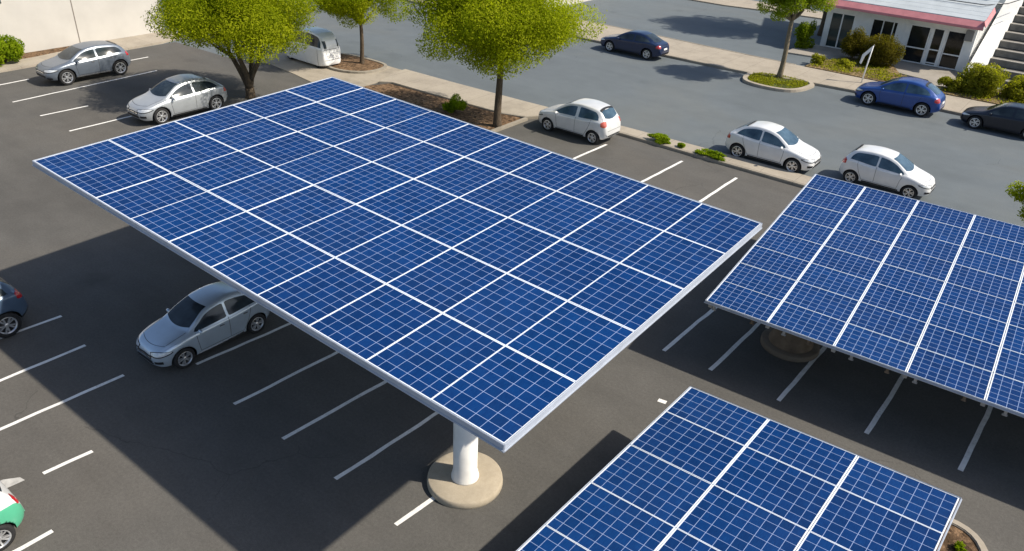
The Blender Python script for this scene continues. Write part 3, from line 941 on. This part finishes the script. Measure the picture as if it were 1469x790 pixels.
    if not plain_van:
        hz = F['zt'](xf - .12)
        for s in (1, -1):
            def fh(u, t, s=s):
                a = -.30 + .62 * u
                th = .095 * (math.sin(PI * min(1, .12 + u * .9)) ** .7) + .012
                return corner(1, s, xf - .22, .60, a, hz - .085 + .05 * u + th * (t - .5), .9)
            patch('lamp_bezel', lambda u, t, s=s: corner(1, s, xf - .22, .60, -.33 + .68 * u, hz - .095 + .05 * u + (.125 * (math.sin(PI * min(1, .12 + u * .9)) ** .7) + .03) * (t - .5), .9), 14, 5, M['black'], .005)
            hl = patch('headlight', fh, 14, 5, M['clear_lens'], .008)
            t0, t1 = S['tail_z']
            def ft(u, t, s=s):
                a = -.13 + .30 * u * tail
                q = .5 + .5 * math.sin(PI * (.15 + .8 * u))
                return corner(-1, s, xr + .17, .66, a, t0 + (t1 - t0) * (.5 + (t - .5) * q) + .03 * (1 - u), .8)
            patch('taillight', ft, 10, 6, M[lens], .009)
            # front fog recess
            patch('fog_lamp', lambda u, t, s=s: corner(1, s, xf - .18, .55, -.12 + .26 * u, .36 + .09 * t, .7), 6, 3, M['black'], .006)
        zb0 = F['zb'](xf - .2)
        patch('grille', lambda u, t: fb(1, (-.40 + .80 * u), hz - .20 + .085 * t - .02 * abs(2 * u - 1)), 14, 3, M['black'], .006)
        patch('grille_bar', lambda u, t: fb(1, (-.36 + .72 * u), hz - .165 + .018 * t - .02 * abs(2 * u - 1)), 14, 1, M['chrome'], .014)
        patch('air_intake', lambda u, t: fb(1, -.46 + .92 * u, zb0 + .07 + .15 * t), 12, 3, M['black'], .006)
        patch('air_intake', lambda u, t: fb(-1, -.50 + 1.0 * u, F['zb'](xr + .15) + .06 + .07 * t), 12, 2, M['black'], .005)
        if plates:
            patch('number_plate', lambda u, t: fb(-1, -.22 + .44 * u, S['tail_z'][0] - .10 + .10 * t), 3, 2, M['plate'], .012)
        # tailgate seam
        patch('tailgate_seam', lambda u, t: fb(-1, -.52 + 1.04 * u, S['tail_z'][0] - .17 + .012 * t), 14, 1, M['seam'], .004)
        # bonnet seam
        def fbn(u, t):
            s = 2 * u - 1
            return top(xf - .24 + .014 * t - .16 * s * s, s * .62)
        patch('bonnet_seam', fbn, 18, 1, M['seam'], .003)
        for s in (1, -1):
            patch('bonnet_seam', lambda u, t, s=s: top(xf - .42 - (xf - .42 - x0 - .02) * u, s * (.60 + .05 * u + .012 * t)), 10, 1, M['seam'], .003)
        # wiper
        # mirrors
        for s in (1, -1):
            m = MB()
            cx, cyy, cz = xa - .14, F['w'](xa) * wscale + .055, lo(xa) + .03
            n1, n2 = 10, 8
            vv = []; ff = []
            for i in range(n1 + 1):
                for j in range(n2):
                    th = PI * i / n1; ph = 2 * PI * j / n2
                    bx = .075 if math.sin(th) * math.cos(ph) > 0 else .035
                    vv.append(((cx + bx * math.sin(th) * math.cos(ph)) * k, s * (cyy + .105 * math.cos(th)) * k, (cz * hscale + .065 * math.sin(th) * math.sin(ph)) * k))
            for i in range(n1):
                for j in range(n2):
                    ff.append((i * n2 + j, i * n2 + (j + 1) % n2, (i + 1) * n2 + (j + 1) % n2, (i + 1) * n2 + j))
            m.add(vv, ff)
            m.tube([(cx * k, s * (cyy - .20) * k, (cz * hscale - .03) * k), (cx * k, s * (cyy - .04) * k, (cz * hscale - .03) * k)], .02 * k, 6)
            m.build('mirror', top_mat or paint_mat, root, True)
    # wheels
    key = round(r, 4)
    if key not in WHEELS: WHEELS[key] = wheel_meshes(r)
    wm, tm, rm = WHEELS[key]
    for i, sx in enumerate((1.3, -1.3)):
        for s in (1, -1):
            w_ = bpy.data.objects.new('wheel', wm); COL.objects.link(w_); w_.parent = root
            w_.location = (sx * k, s * wy * (1 if not plain_van else .9), r)
            w_.rotation_euler = (0, 0, 0 if s > 0 else PI)
            t_ = bpy.data.objects.new('tyre', tm); COL.objects.link(t_); t_.parent = w_
            q_ = bpy.data.objects.new('rim', rm); COL.objects.link(q_); q_.parent = w_
            q_.rotation_euler = (0, rng.uniform(0, 6), 0)
    return root, wy

def place_car(heading, near, mid, half):
    """near: coordinate of the outer face of the near wheels, mid: position along the travel axis"""
    pass

GS = 'cars parked along the street'
GL = 'cars parked in the lot'
def car_at(heading, near, axlepos, wb, spec, pm_, **kw):
    """near-side tyre line and axle positions on the ground (front, rear) -> placement of the car"""
    mid = (axlepos[0] + axlepos[1]) / 2
    k = wb / 2.6
    half = (dict(SPEC[spec]['w'])[.6] * kw.get('wscale', 1.0) - .03) * k
    if heading in ('+X', '-X'):
        loc = (mid, near + half, .004); rz = 0 if heading == '+X' else PI
    else:
        loc = (near - half, mid, .004); rz = -PI / 2
    return build_car('parked_car', spec, wb, loc, rz, pm_, **kw)

car_at('-Y', -17.05, (8.2, 10.42), 2.28, 'arc', M['bluesilver'], label='silver car nosing out from under the large solar canopy', group=GL, trim='chrome', hscale=1.12, wscale=.98)
car_at('-Y', -44.25, (17.95, 20.97), 2.95, 'suv', M['greyblue'], label='slate grey tall car parked beside the white wall', group=GL, trim='chrome', hscale=.97)
car_at('-Y', -35.15, (18.0, 21.2), 2.95, 'arc', M['silver'], label='silver hatchback half hidden behind the left rim of the large canopy', group=GL, hscale=1.03)
car_at('-X', 30.66, (-21.45, -18.78), 2.66, 'hatch', M['pearl'], glass='glassblue', lens='amber_lens', label='rounded white small car seen from behind, beside the long bark bed', group=GL, hscale=1.10, wscale=1.03, pillar=.17)
car_at('+X', 33.98, (-10.15, -12.81), 2.66, 'arc', M['white'], glass='glassblue', label='white car on the near kerb beside the low green ground shrubs', group=GS, hscale=1.10)
car_at('+X', 34.72, (-5.30, -7.76), 2.46, 'hatch', M['white'], glass='glassblue', label='white hatchback partly behind the top edge of the tilted canopy', group=GS, hscale=1.09)
car_at('-X', 47.0, (-28.1, -25.2), 2.92, 'sedan', M['navy'], wscale=.88, label='dark navy sedan parked alone at the far kerb', group=GS)
car_at('-X', 47.7, (-10.94, -7.9), 2.92, 'arc', M['blue'], glass='glassblue', label='bright blue car at the far kerb in front of the shop', group=GS, hscale=1.04)
car_at('-X', 47.65, (-5.2, -2.6), 2.6, 'arc', M['midnight'], label='black coupe cut off by the right edge of the picture', group=GS, hscale=1.02)
car_at('-Y', -21.95, (3.05, 5.80), 2.65, 'suv', M['denim'], hscale=1.08, label='dark blue car cut off at the left, only its tail showing', group=GL, trim='clad')
car_at('-Y', -14.3, (-.1, 2.45), 2.5, 'hatch', M['green'], top_mat=M['white'], tail=.42, plates=False, label='green car with a white top cut off at the lower left corner', group=GL)
build_car('camper_van', 'van', 2.6, (-39.4, 30.55, .03), PI, M['vanwhite'], label='white rounded van parked on the apron beside the small bark bed', cat='van', plain_van=True)

# ------------------------------------------------------------------ trees and plants
def leaf_cloud(name, pts, nrm, size, mat, parent, rs, tone, aspect=.5):
    """pts Nx3 leaf centres; nrm Nx3 leaf normals"""
    n = len(pts)
    a = rs.normal(size=(n, 3)); a -= (a * nrm).sum(1, keepdims=True) * nrm
    a /= np.linalg.norm(a, axis=1, keepdims=True) + 1e-9
    b = np.cross(nrm, a)
    s = size * rs.uniform(.65, 1.35, (n, 1))
    A = a * s; B = b * s * aspect
    V = np.stack([pts - A, pts - B * .9 + A * .1, pts + A, pts + B * .9 + A * .1], 1).reshape(-1, 3)
    me = bpy.data.meshes.new(name)
    me.vertices.add(4 * n); me.loops.add(4 * n); me.polygons.add(n)
    me.vertices.foreach_set('co', V.astype(np.float32).ravel())
    me.loops.foreach_set('vertex_index', np.arange(4 * n, dtype=np.int32))
    me.polygons.foreach_set('loop_start', np.arange(0, 4 * n, 4, dtype=np.int32))
    at = me.attributes.new('tone', 'FLOAT', 'FACE')
    at.data.foreach_set('value', np.clip(tone, 0, 1).astype(np.float32))
    me.update(); me.validate()
    return link(name, me, mat, parent)

def crown_points(rs, centre, rad, lobes, leaves, lobe_r=(.20, .34), flat=.0, under=.25):
    """leaves scattered over many lobes that together fill an ellipsoid"""
    c = np.array(centre); rad = np.array(rad)
    L = []
    while len(L) < lobes:
        d = rs.normal(size=3); d /= np.linalg.norm(d)
        q = rs.uniform(.45, .86) if rs.rand() < .8 else rs.uniform(.1, .5)
        if d[2] < -.55 and rs.rand() > under: continue
        L.append((d * q, rs.uniform(*lobe_r), rs.uniform(-.16, .16)))
    wts = np.array([l[1] ** 2 for l in L]); wts /= wts.sum()
    P = []; N = []; T = []
    cnt = rs.multinomial(leaves, wts)
    for (d, lr, tn), m in zip(L, cnt):
        v = rs.normal(size=(m, 3)); v /= np.linalg.norm(v, axis=1, keepdims=True)
        rr = 1 - .45 * rs.rand(m, 1) ** 1.6
        fr = rs.normal(scale=.055, size=(m, 3))
        p = d + v * lr * rr + fr * lr
        p[:, 2] -= np.abs(rs.normal(scale=.014, size=m))
        P.append(c + p * rad)
        nn = v * .7 + rs.normal(scale=.6, size=(m, 3)) + np.array([.25, .1, .5]); nn /= np.linalg.norm(nn, axis=1, keepdims=True)
        N.append(nn)
        T.append(.54 + tn * 1.7 + rs.normal(scale=.17, size=m))
    return np.concatenate(P), np.concatenate(N), np.concatenate(T), [c + l[0] * rad for l in L]

def bent(p, q, n, rs, amp):
    p = np.array(p, float); q = np.array(q, float)
    out = []
    o1 = rs.normal(scale=amp, size=3); o2 = rs.normal(scale=amp, size=3)
    for i in range(n + 1):
        t = i / n
        out.append(tuple(p + (q - p) * t + o1 * math.sin(PI * t) + o2 * math.sin(2 * PI * t) * .5))
    return out

def tree(name, base, trunk_h, r0, centre, rad, lobes, leaves, leaf, seed, label, stems=1, mat='leaf', barkm='bark', group='trees around the parking lot', cat='tree', spread=.55, lobe_r=(.22, .36), under=.25):
    rs = np.random.RandomState(seed)
    root = empty(name, base)
    tag(root, label, cat, group)
    P, N, T, lc = crown_points(rs, centre, rad, lobes, leaves, lobe_r, under=under)
    leaf_cloud('crown', P, N, leaf, M[mat], root, rs, T)
    m = MB()
    tips = []
    if stems == 1:
        topp = (centre[0] * .6, centre[1] * .6, trunk_h)
        pts = bent((0, 0, -.1), topp, 9, rs, .05)
        m.tube(pts, [r0 * (1.35 if i == 0 else 1.08 if i == 1 else 1 - .32 * i / 9) for i in range(10)], 14)
        tips = [topp]
        rt = r0 * .68
    else:
        pts = bent((0, 0, -.1), (0, 0, .55), 3, rs, .01)
        m.tube(pts, [r0 * 1.3, r0 * 1.08, r0, r0 * .98], 14)
        for s in range(stems):
            a = 2 * PI * s / stems + .5
            q = (spread * math.cos(a) * 1.6 + centre[0] * .5, spread * math.sin(a) * 1.6 + centre[1] * .5, trunk_h * rs.uniform(.9, 1.15))
            pts = bent((0, 0, .45), q, 7, rs, .08)
            m.tube(pts, [r0 * .72 * (1 - .45 * i / 7) for i in range(8)], 11)
            tips.append(q)
        rt = r0 * .40
    m.build('trunk', M[barkm], root, True)
    for i in range(min(len(lc), 12)):
        l = lc[i * max(1, len(lc) // 12)]
        a = min(tips, key=lambda q: (q[0] - l[0]) ** 2 + (q[1] - l[1]) ** 2)
        start = (a[0], a[1], a[2] - .12)
        b = MB()
        pts = bent(start, tuple(np.array(l) * .9 + np.array(start) * .1), 7, rs, .12)
        b.tube(pts, [rt * .8 * (1 - .85 * j / 7) for j in range(8)], 7)
        b.build('branch', M[barkm], root, True)
    return root

tree('broad_tree', (-35.9, 23.55, 0), 2.5, .24, (-.1, .1, 4.55), (4.1, 4.1, 2.75), 88, 150000, .056, 11, 'broad many stemmed tree beside the left end of the large canopy', stems=4)
tree('street_tree', (-36.85, 32.3, 0), 2.6, .14, (0, .1, 4.3), (3.05, 3.05, 2.5), 58, 80000, .056, 12, 'smaller slim trunked tree on the little bark bed by the white van')
tree('street_tree', (-23.5, 29.25, .02), 3.6, .20, (.05, .05, 5.35), (4.3, 4.3, 2.9), 98, 170000, .056, 13, 'large round tree on the long bark bed behind the large canopy')
tree('young_tree', (-16.8, 49.25, .08), 3.7, .17, (.1, 0, 4.95), (2.25, 2.25, 2.0), 46, 30000, .060, 14, 'airy young tree with pale trunk in the kerbed planter at the far kerb', mat='leaf_thin', barkm='palebark', lobe_r=(.18, .30))
tree('young_tree', (-.1, 33.5, .1), .9, .10, (0, 0, 2.0), (1.75, 1.4, 1.2), 34, 24000, .05, 15, 'leafy small tree peeping in at the right edge behind the tilted canopy', mat='leaf')
tree('street_tree', (-19.4, 64.5, 0), 6.0, .24, (0, 0, 8.4), (4.2, 4.2, 2.7), 60, 26000, .12, 16, 'tall tree standing past the left end of the shop')

def shrub(name, base, rad, lobes, leaves, leaf, mat, seed, label, group=None, cat='shrub', lift=.55, lobe_r=(.25, .42), up=0.0):
    rs = np.random.RandomState(seed)
    root = empty(name, base)
    tag(root, label, cat, group)
    P, N, T, lc = crown_points(rs, (0, 0, rad[2] * lift), rad, lobes, leaves, lobe_r, under=.1)
    P[:, 2] = np.abs(P[:, 2]) * .97 + .02
    leaf_cloud('foliage', P, N, leaf, M[mat], root, rs, T)
    m = MB()
    for i in range(6):
        l = lc[i % len(lc)]
        m.tube([(l[0] * .1, l[1] * .1, -.05), (l[0] * .4, l[1] * .4, abs(l[2]) * .5), (l[0] * .8, l[1] * .8, abs(l[2]) * .9)], [.02, .015, .006], 6)
    m.build('stem', M['bark'], root, True)
    return root

shrub('shrub', (-26.5, 29.35, .08), (.62, .62, .60), 18, 4600, .045, 'shrubleaf', 21, 'bright green round shrub alone on the long bark bed')
GG = 'low green shrubs on the near pavement'
shrub('ground_shrub', (-16.4, 33.15, .12), (.62, .42, .22), 16, 3200, .045, 'shrubleaf', 22, 'low green shrub nearest the small white car at the lot end', GG)
shrub('ground_shrub', (-15.25, 33.1, .12), (.28, .26, .16), 8, 1100, .042, 'shrubleaf', 23, 'tiny green tuft between two wider shrubs on the pavement', GG)
shrub('ground_shrub', (-13.75, 33.1, .12), (.88, .40, .19), 18, 3800, .045, 'shrubleaf', 24, 'long low green shrub beside the tail of the white car on the near kerb', GG)
shrub('shrub', (-50.5, 17.25, .1), (1.05, 1.2, 1.05), 24, 7000, .085, 'shrubleaf', 25, 'bright green shrub at the foot of the white wall', None)
GO = 'clipped round bushes before the shop'
shrub('round_bush', (-13.1, 57.5, .1), (1.42, 1.2, 1.35), 46, 26000, .050, 'olive', 26, 'larger clipped olive bush right of its twin, before the shop', GO, 'bush', .62, (.34, .46))
shrub('round_bush', (-14.95, 57.9, .1), (.98, .9, 1.25), 36, 15000, .050, 'olive', 27, 'smaller clipped olive bush left of the larger round one before the shop', GO, 'bush', .62, (.34, .46))
shrub('shrub', (-16.3, 54.7, .12), (.55, .5, .5), 12, 1700, .06, 'hedge', 28, 'scruffy green tuft at the left end of the dry bed near the pale trunked tree')
shrub('shrub', (-14.6, 55.4, .12), (.75, .55, .28), 12, 1400, .06, 'hedge', 29, 'dry low tuft in the dry bed under the round bushes')
shrub('shrub', (-18.9, 59.0, .08), (.85, .9, 1.45), 18, 5200, .075, 'leaf_thin', 30, 'upright dark green shrub at the left corner of the shop')
GH = 'yellow green hedge shrubs by the stair'
shrub('hedge_shrub', (-6.3, 55.1, .12), (1.55, 1.2, 1.28), 34, 14000, .075, 'hedge', 31, 'tallest yellow green hedge shrub at the left by the stair foot', GH, 'hedge', .5)
shrub('hedge_shrub', (-7.7, 54.5, .12), (1.0, .8, .6), 20, 3600, .07, 'hedge', 34, 'low spreading hedge shrub in front of the tallest one', GH, 'hedge', .5)
shrub('hedge_shrub', (-4.0, 55.7, .12), (1.45, 1.1, .95), 30, 11000, .075, 'hedge', 32, 'middle hedge shrub between the tallest one and the right edge', GH, 'hedge', .5)
shrub('hedge_shrub', (-1.7, 56.0, .12), (1.4, 1.1, .95), 30, 10000, .075, 'shrubleaf', 33, 'greenest hedge shrub at the right edge above the black coupe', GH, 'hedge', .5)
shrub('shrub', (.80, 15.2, .08), (.18, .18, .14), 8, 300, .045, 'shrubleaf', 35, 'small plant in the kerbed bed at the lower right corner')

def ground_cover(name, poly, n, size, mat, seed, z, h, label):
    rs = np.random.RandomState(seed)
    xs = [p[0] for p in poly]; ys = [p[1] for p in poly]
    def inside(x, y):
        c = False
        for i in range(len(poly)):
            (x1, y1), (x2, y2) = poly[i], poly[i - 1]
            if (y1 > y) != (y2 > y) and x < (x2 - x1) * (y - y1) / (y2 - y1) + x1: c = not c
        return c
    P = []
    while len(P) < n:
        x, y = rs.uniform(min(xs), max(xs)), rs.uniform(min(ys), max(ys))
        if inside(x, y) and (math.sin(x * 2.3 + y) + math.sin(y * 3.1 - x) + rs.normal() * .8) > -.5: P.append((x, y, z + rs.rand() ** 2 * h))
    P = np.array(P)
    N = rs.normal(size=P.shape) * .8 + np.array([0, 0, .7]); N /= np.linalg.norm(N, axis=1, keepdims=True)
    o = leaf_cloud(name, P, N, size, M[mat], None, rs, .45 + rs.normal(scale=.22, size=len(P)))
    tag(o, label, 'ground cover', None, 'stuff')
    return o
ground_cover('grass', [(p[0] * .9 + -16.5 * .1, p[1] * .9 + 48.2 * .1) for p in pl2], 2600, .06, 'hedge', 41, .12, .12, 'short green grass round the pale trunk in the planter')
ground_cover('dry_weeds', [(-16.5, 53.5), (-9.4, 53.6), (-9.8, 55.3), (-11.5, 56), (-12.5, 57.8), (-15.3, 57.8), (-16.3, 55.2)], 3000, .07, 'hedge', 42, .15, .14, 'dry weeds scattered over the bed before the shop')
ground_cover('hedge_weeds', [(-8.8, 53.5), (4, 53.8), (4, 57), (-6.8, 56.8), (-7.4, 55.6)], 3600, .07, 'hedge', 43, .16, .2, 'yellow weeds under the hedge shrubs')

# ------------------------------------------------------------------ buildings
# the long white wall at the left
wb_ = empty('white_building', (-51.9, 0, 0))
tag(wb_, 'plain cream walled building along the left pavement', 'building')
WX = -51.88
def bwall(parts, name, mat, root, bevel=0):
    m = MB()
    for p in parts: m.box(*p)
    o = m.build(name, mat, None, False, bevel)
    o.parent = root; o.matrix_parent_inverse = root.matrix_world.inverted()
    return o
bpy.context.view_layer.update()
bwall([(WX - 14, WX, -40, 22.32, -.1, 8.0), (WX - 14, WX, 22.36, 28.0, -.1, 8.0), (WX - 14, WX - .03, 22.3, 22.4, -.1, 7.9)], 'wall', M['wall'], wb_)
bwall([(WX - .02, WX + .02, 22.315, 22.365, .0, 7.8)], 'downpipe', M['pipe'], wb_)
bwall([(WX - 14.1, WX + .1, -40.1, 28.1, 8.003, 8.25)], 'parapet', M['trimwhite'], wb_)
bwall([(WX + .002, WX + .55, 16.6, 18.3, 3.15, 3.75)], 'wall_vent', M['grey_box'], wb_, .03)
bwall([(WX + .556, WX + .58, 16.65, 18.25, 3.22 + .12 * k, 3.28 + .12 * k) for k in range(4)], 'vent_slat', M['black'], wb_)

# white wall across the street
fw = empty('far_building', (-50, 49, 0))
tag(fw, 'white building across the street seen between two tree crowns', 'building')
bpy.context.view_layer.update()
bwall([(-66, -39.5, 54.6, 66, -.1, 6.0)], 'wall', M['wall'], fw)
bwall([(-66.1, -39.4, 54.5, 66.1, 6.003, 6.3)], 'parapet', M['trimwhite'], fw)
bwall([(x, x + 1.6, 54.54, 54.597, 1.0, 2.6) for x in (-64,)], 'window', M['shopglass'], fw)

# the shop
shop = empty('shop', (-13.2, 60.4, 0))
tag(shop, 'white boarded shop with red awning edge, dark glass doors and pale roof', 'shop')
bpy.context.view_layer.update()
FY = 60.4
X0, X1 = -18.1, -8.2
def sbox(name, parts, mat, bevel=0, parent=shop):
    m = MB()
    for p in parts: m.box(*p)
    o = m.build(name, mat, None, False, bevel)
    o.parent = parent; o.matrix_parent_inverse = parent.matrix_world.inverted()
    return o
BY = 71.0
# wall with battens; front wall is built round the openings
opens = [(-17.75, -16.05, .12, 2.6), (-14.85, -13.1, 1.05, 2.6), (-12.3, -8.75, .12, 2.62)]
parts = []
xs_ = [X0] + [q for o in opens for q in o[:2]] + [X1]
for i in range(0, len(xs_), 2): parts.append((xs_[i], xs_[i + 1], FY, FY + .22, 0, 3.25))
for (a, b, z0, z1) in opens:
    parts.append((a, b, FY, FY + .22, z1, 3.25))
    if z0 > .2: parts.append((a, b, FY, FY + .22, 0, z0))
parts += [(X0, X0 + .2, FY + .222, BY, 0, 3.25), (X1 - .2, X1, FY + .222, BY, 0, 3.25), (X0 + .2, X1 - .2, BY - .2, BY, 0, 3.25)]
x = X0 + .06
while x < X1:
    if not any(a - .1 < x < b + .1 for a, b, _, _ in opens):
        parts.append((x - .02, x + .02, FY - .022, FY - .001, .1, 3.2))
    x += .27
y = FY + .3
while y < BY:
    parts.append((X1 + .001, X1 + .022, y - .02, y + .02, .1, 3.2)); y += .3
sbox('wall', parts, M['siding'])
sbox('floor', [(X0 + .2, X1 - .2, FY + .25, BY - .25, .0, .1)], M['patio'])
def glazed(name, a, b, z0, z1, mull, rails, glass, depth=.10):
    m = MB()
    fw_ = .07
    m.box(a, a + fw_, FY - .03, FY + .05, z0, z1); m.box(b - fw_, b, FY - .03, FY + .05, z0, z1)
    m.box(a + fw_, b - fw_, FY - .03, FY + .05, z1 - fw_, z1); m.box(a + fw_, b - fw_, FY - .03, FY + .05, z0, z0 + fw_)
    for x_, w_ in mull: m.box(x_ - w_ / 2, x_ + w_ / 2, FY - .028, FY + .048, z0 + fw_ + .001, z1 - fw_ - .001)
    for xa_, xb_, z_ in rails: m.box(xa_ + .001, xb_ - .001, FY - .024, FY + .044, z_ - .04, z_ + .04)
    fr = m.build(name, M['trimwhite'], None, False, .006)
    fr.parent = shop; fr.matrix_parent_inverse = shop.matrix_world.inverted()
    g = MB().box(a + .02, b - .02, FY + .012, FY + .028, z0 + .02, z1 - .02).build('pane', M[glass], None)
    g.parent = fr
    return fr
glazed('window', -17.75, -16.05, .12, 2.6, [(-16.93, .09)], [], 'greenglass')
glazed('window', -14.85, -13.1, 1.05, 2.6, [(-14.1, .07), (-13.4, .07)], [], 'shopglass')
glazed('window', -12.3, -10.98, .12, 2.62, [], [(-12.23, -11.05, 1.12)], 'shopglass')
glazed('door', -10.96, -9.94, .12, 2.62, [(-10.82, .16), (-10.08, .16)], [(-10.74, -10.16, 1.18), (-10.74, -10.16, .30)], 'shopglass')
glazed('window', -9.92, -8.75, .12, 2.62, [], [(-9.85, -8.82, 1.06)], 'shopglass')
# roof: courses of pale boards rising to the back
rp = MB()
EZ, EY = 3.28, FY - 1.05
slope = .34
nc = 22
dpt = .52
for k_ in range(nc):
    ya = EY + .25 + k_ * dpt; yb = ya + dpt + .06
    za = EZ + .30 + (k_ * dpt) * slope; zb_ = za + dpt * slope + .012
    rp.add([(X0 - .75, ya, za), (X1 + .35, ya, za), (X1 + .35, yb, zb_), (X0 - .75, yb, zb_),
            (X0 - .75, ya, za + .05), (X1 + .35, ya, za + .05), (X1 + .35, yb, zb_ + .05), (X0 - .75, yb, zb_ + .05)],
           [(3, 2, 1, 0), (4, 5, 6, 7), (0, 1, 5, 4), (1, 2, 6, 5), (2, 3, 7, 6), (3, 0, 4, 7)])
ro = rp.build('roof', M['roof'], None)
ro.parent = shop; ro.matrix_parent_inverse = shop.matrix_world.inverted()
# awning edge: slanted red strip along the eave and round the right end
aw = MB()
def strip(ax, ay, bx, by, dx, dy, z0, z1, th=.05):
    v = [(ax + dx, ay + dy, z0), (bx + dx, by + dy, z0), (bx, by, z1), (ax, ay, z1)]
    n_ = Vector((by - ay, ax - bx, 0)); 
    v2 = [(p[0], p[1], p[2] - th) for p in v]
    aw.add(v + v2, [(0, 1, 2, 3), (7, 6, 5, 4), (0, 4, 5, 1), (1, 5, 6, 2), (2, 6, 7, 3), (3, 7, 4, 0)])
strip(X0 - .8, EY + .22, X1 + .40, EY + .22, 0, -.34, EZ - .04, EZ + .30)
strip(X0 - .8, EY - .125, X1 + .42, EY - .125, 0, -.01, EZ - .15, EZ - .045)
ao = aw.build('awning', M['redtrim'], None)
ao.parent = shop; ao.matrix_parent_inverse = shop.matrix_world.inverted()
aw = MB()
v = []
nS = 4
for i in range(nS + 1):
    yy = EY - .1 + i * .55; zz = EZ + .32 + max(0, i * .55 - .3) * slope
    v += [(X1 + .36, yy, zz + .02), (X1 + .52, yy, zz - .30)]
aw.add(v, [(2 * i, 2 * i + 1, 2 * i + 3, 2 * i + 2) for i in range(nS)])
ae = aw.build('awning_end', M['redtrim'], None)
ae.parent = shop; ae.matrix_parent_inverse = shop.matrix_world.inverted()
sm = ae.modifiers.new('s', 'SOLIDIFY'); sm.thickness = .05
# soffit, conduit on the roof, grey box under the eave
sbox('soffit', [(X0 - .7, X1 + .3, EY - .02, FY - .03, EZ - .06, EZ - .01)], M['siding'])
cd = MB()
for yo, zo in ((2.0, .0), (2.9, 0)):
    zz = EZ + .42 + (yo - .25) * slope
    cd.tube([(X0 - .5 + 2.5 * yo, EY + yo, zz + .04), (X0 + 5, EY + yo, zz + .03), (X1 - .2, EY + yo, zz + .04), (X1 + .9, EY + yo + 1.2, zz + .15), (X1 + 2.6, EY + yo + 3.8, zz + .9)], .03, 6)
co_ = cd.build('conduit', M['seam'], None)
co_.parent = shop; co_.matrix_parent_inverse = shop.matrix_world.inverted()
sbox('wall_box', [(X1 - .62, X1 - .12, FY - .34, FY - .025, 2.15, 2.82)], M['grey_box'], .02)
# upper wall behind the roof
UY = 67.6
up = []
for k_ in range(14):
    up.append((-13.5, X1 + .2, UY - .02 * (k_ % 2), UY + .3, 5.3 + k_ * .32, 5.3 + k_ * .32 + .318))
sbox('upper_wall', up, M['siding'])
sbox('upper_band', [(-13.6, X1 + .3, UY - .06, UY - .022, 5.6, 5.75), (-13.6, X1 + .3, UY - .06, UY - .022, 6.6, 6.75)], M['seam'])

# stair at the right of the shop
st = empty('outdoor_stair', (-2, 59.5, 0))
tag(st, 'wide dark outdoor stair rising beside the shop with a white sloping side wall', 'stairs')
bpy.context.view_layer.update()
SY, rise, tread, SX0, SX1 = 58.6, .42, 1.0, -7.0, 7.0
m = MB(); n2 = MB()
for k_ in range(12):
    m.box(SX0, SX1, SY + k_ * tread, SY + 12 * tread + .5, k_ * rise, (k_ + 1) * rise - .04)
    n2.box(SX0 + .001, SX1, SY + k_ * tread - .03, SY + k_ * tread + .20, (k_ + 1) * rise - .038, (k_ + 1) * rise + .012)
for mm, nm, mt in ((m, 'steps', 'stair'), (n2, 'nosing', 'nosing')):
    o = mm.build(nm, M[mt], None)
    o.parent = st; o.matrix_parent_inverse = st.matrix_world.inverted()
m = MB()
ya, yb = SY - .5, SY + 12 * tread
za, zb_ = .25, .25 + (yb - ya) * rise / tread + .55
for (xa_, xb_) in ((SX0 - .95, SX0 - .003),):
    m.add([(xa_, ya, 0), (xb_, ya, 0), (xb_, yb, 0), (xa_, yb, 0), (xa_, ya, za), (xb_, ya, za), (xb_, yb, zb_), (xa_, yb, zb_)],
          [(3, 2, 1, 0), (4, 5, 6, 7), (0, 1, 5, 4), (1, 2, 6, 5), (2, 3, 7, 6), (3, 0, 4, 7)])
o = m.build('side_wall', M['siding'], None)
o.parent = st; o.matrix_parent_inverse = st.matrix_world.inverted()

# white bent sign on a post at the far kerb
sg = empty('kerb_sign', (-12.5, 52.0, .13))
tag(sg, 'thin white post with a short bent arm on the far pavement behind the blue car', 'sign')
m = MB()
m.tube([(0, 0, 0), (.05, .02, 1.1), (.12, .04, 2.3)], [.05, .045, .04], 8)
m.build('post', M['trimwhite'], sg, True)
m = MB()
m.add([(.16, .04, 2.40), (.08, .02, 2.02), (-.20, -.06, 1.62), (-.30, -.10, 1.15), (-.40, -.10, 1.22), (-.36, -.06, 1.72),
       (.16, .09, 2.40), (.08, .07, 2.02), (-.20, -.01, 1.62), (-.30, -.05, 1.15), (-.40, -.05, 1.22), (-.36, -.01, 1.72)],
      [(0, 1, 2, 3, 4, 5), (11, 10, 9, 8, 7, 6)] + [(i, 6 + i, 6 + (i + 1) % 6, (i + 1) % 6) for i in range(6)])
m.build('arm', M['trimwhite'], sg)
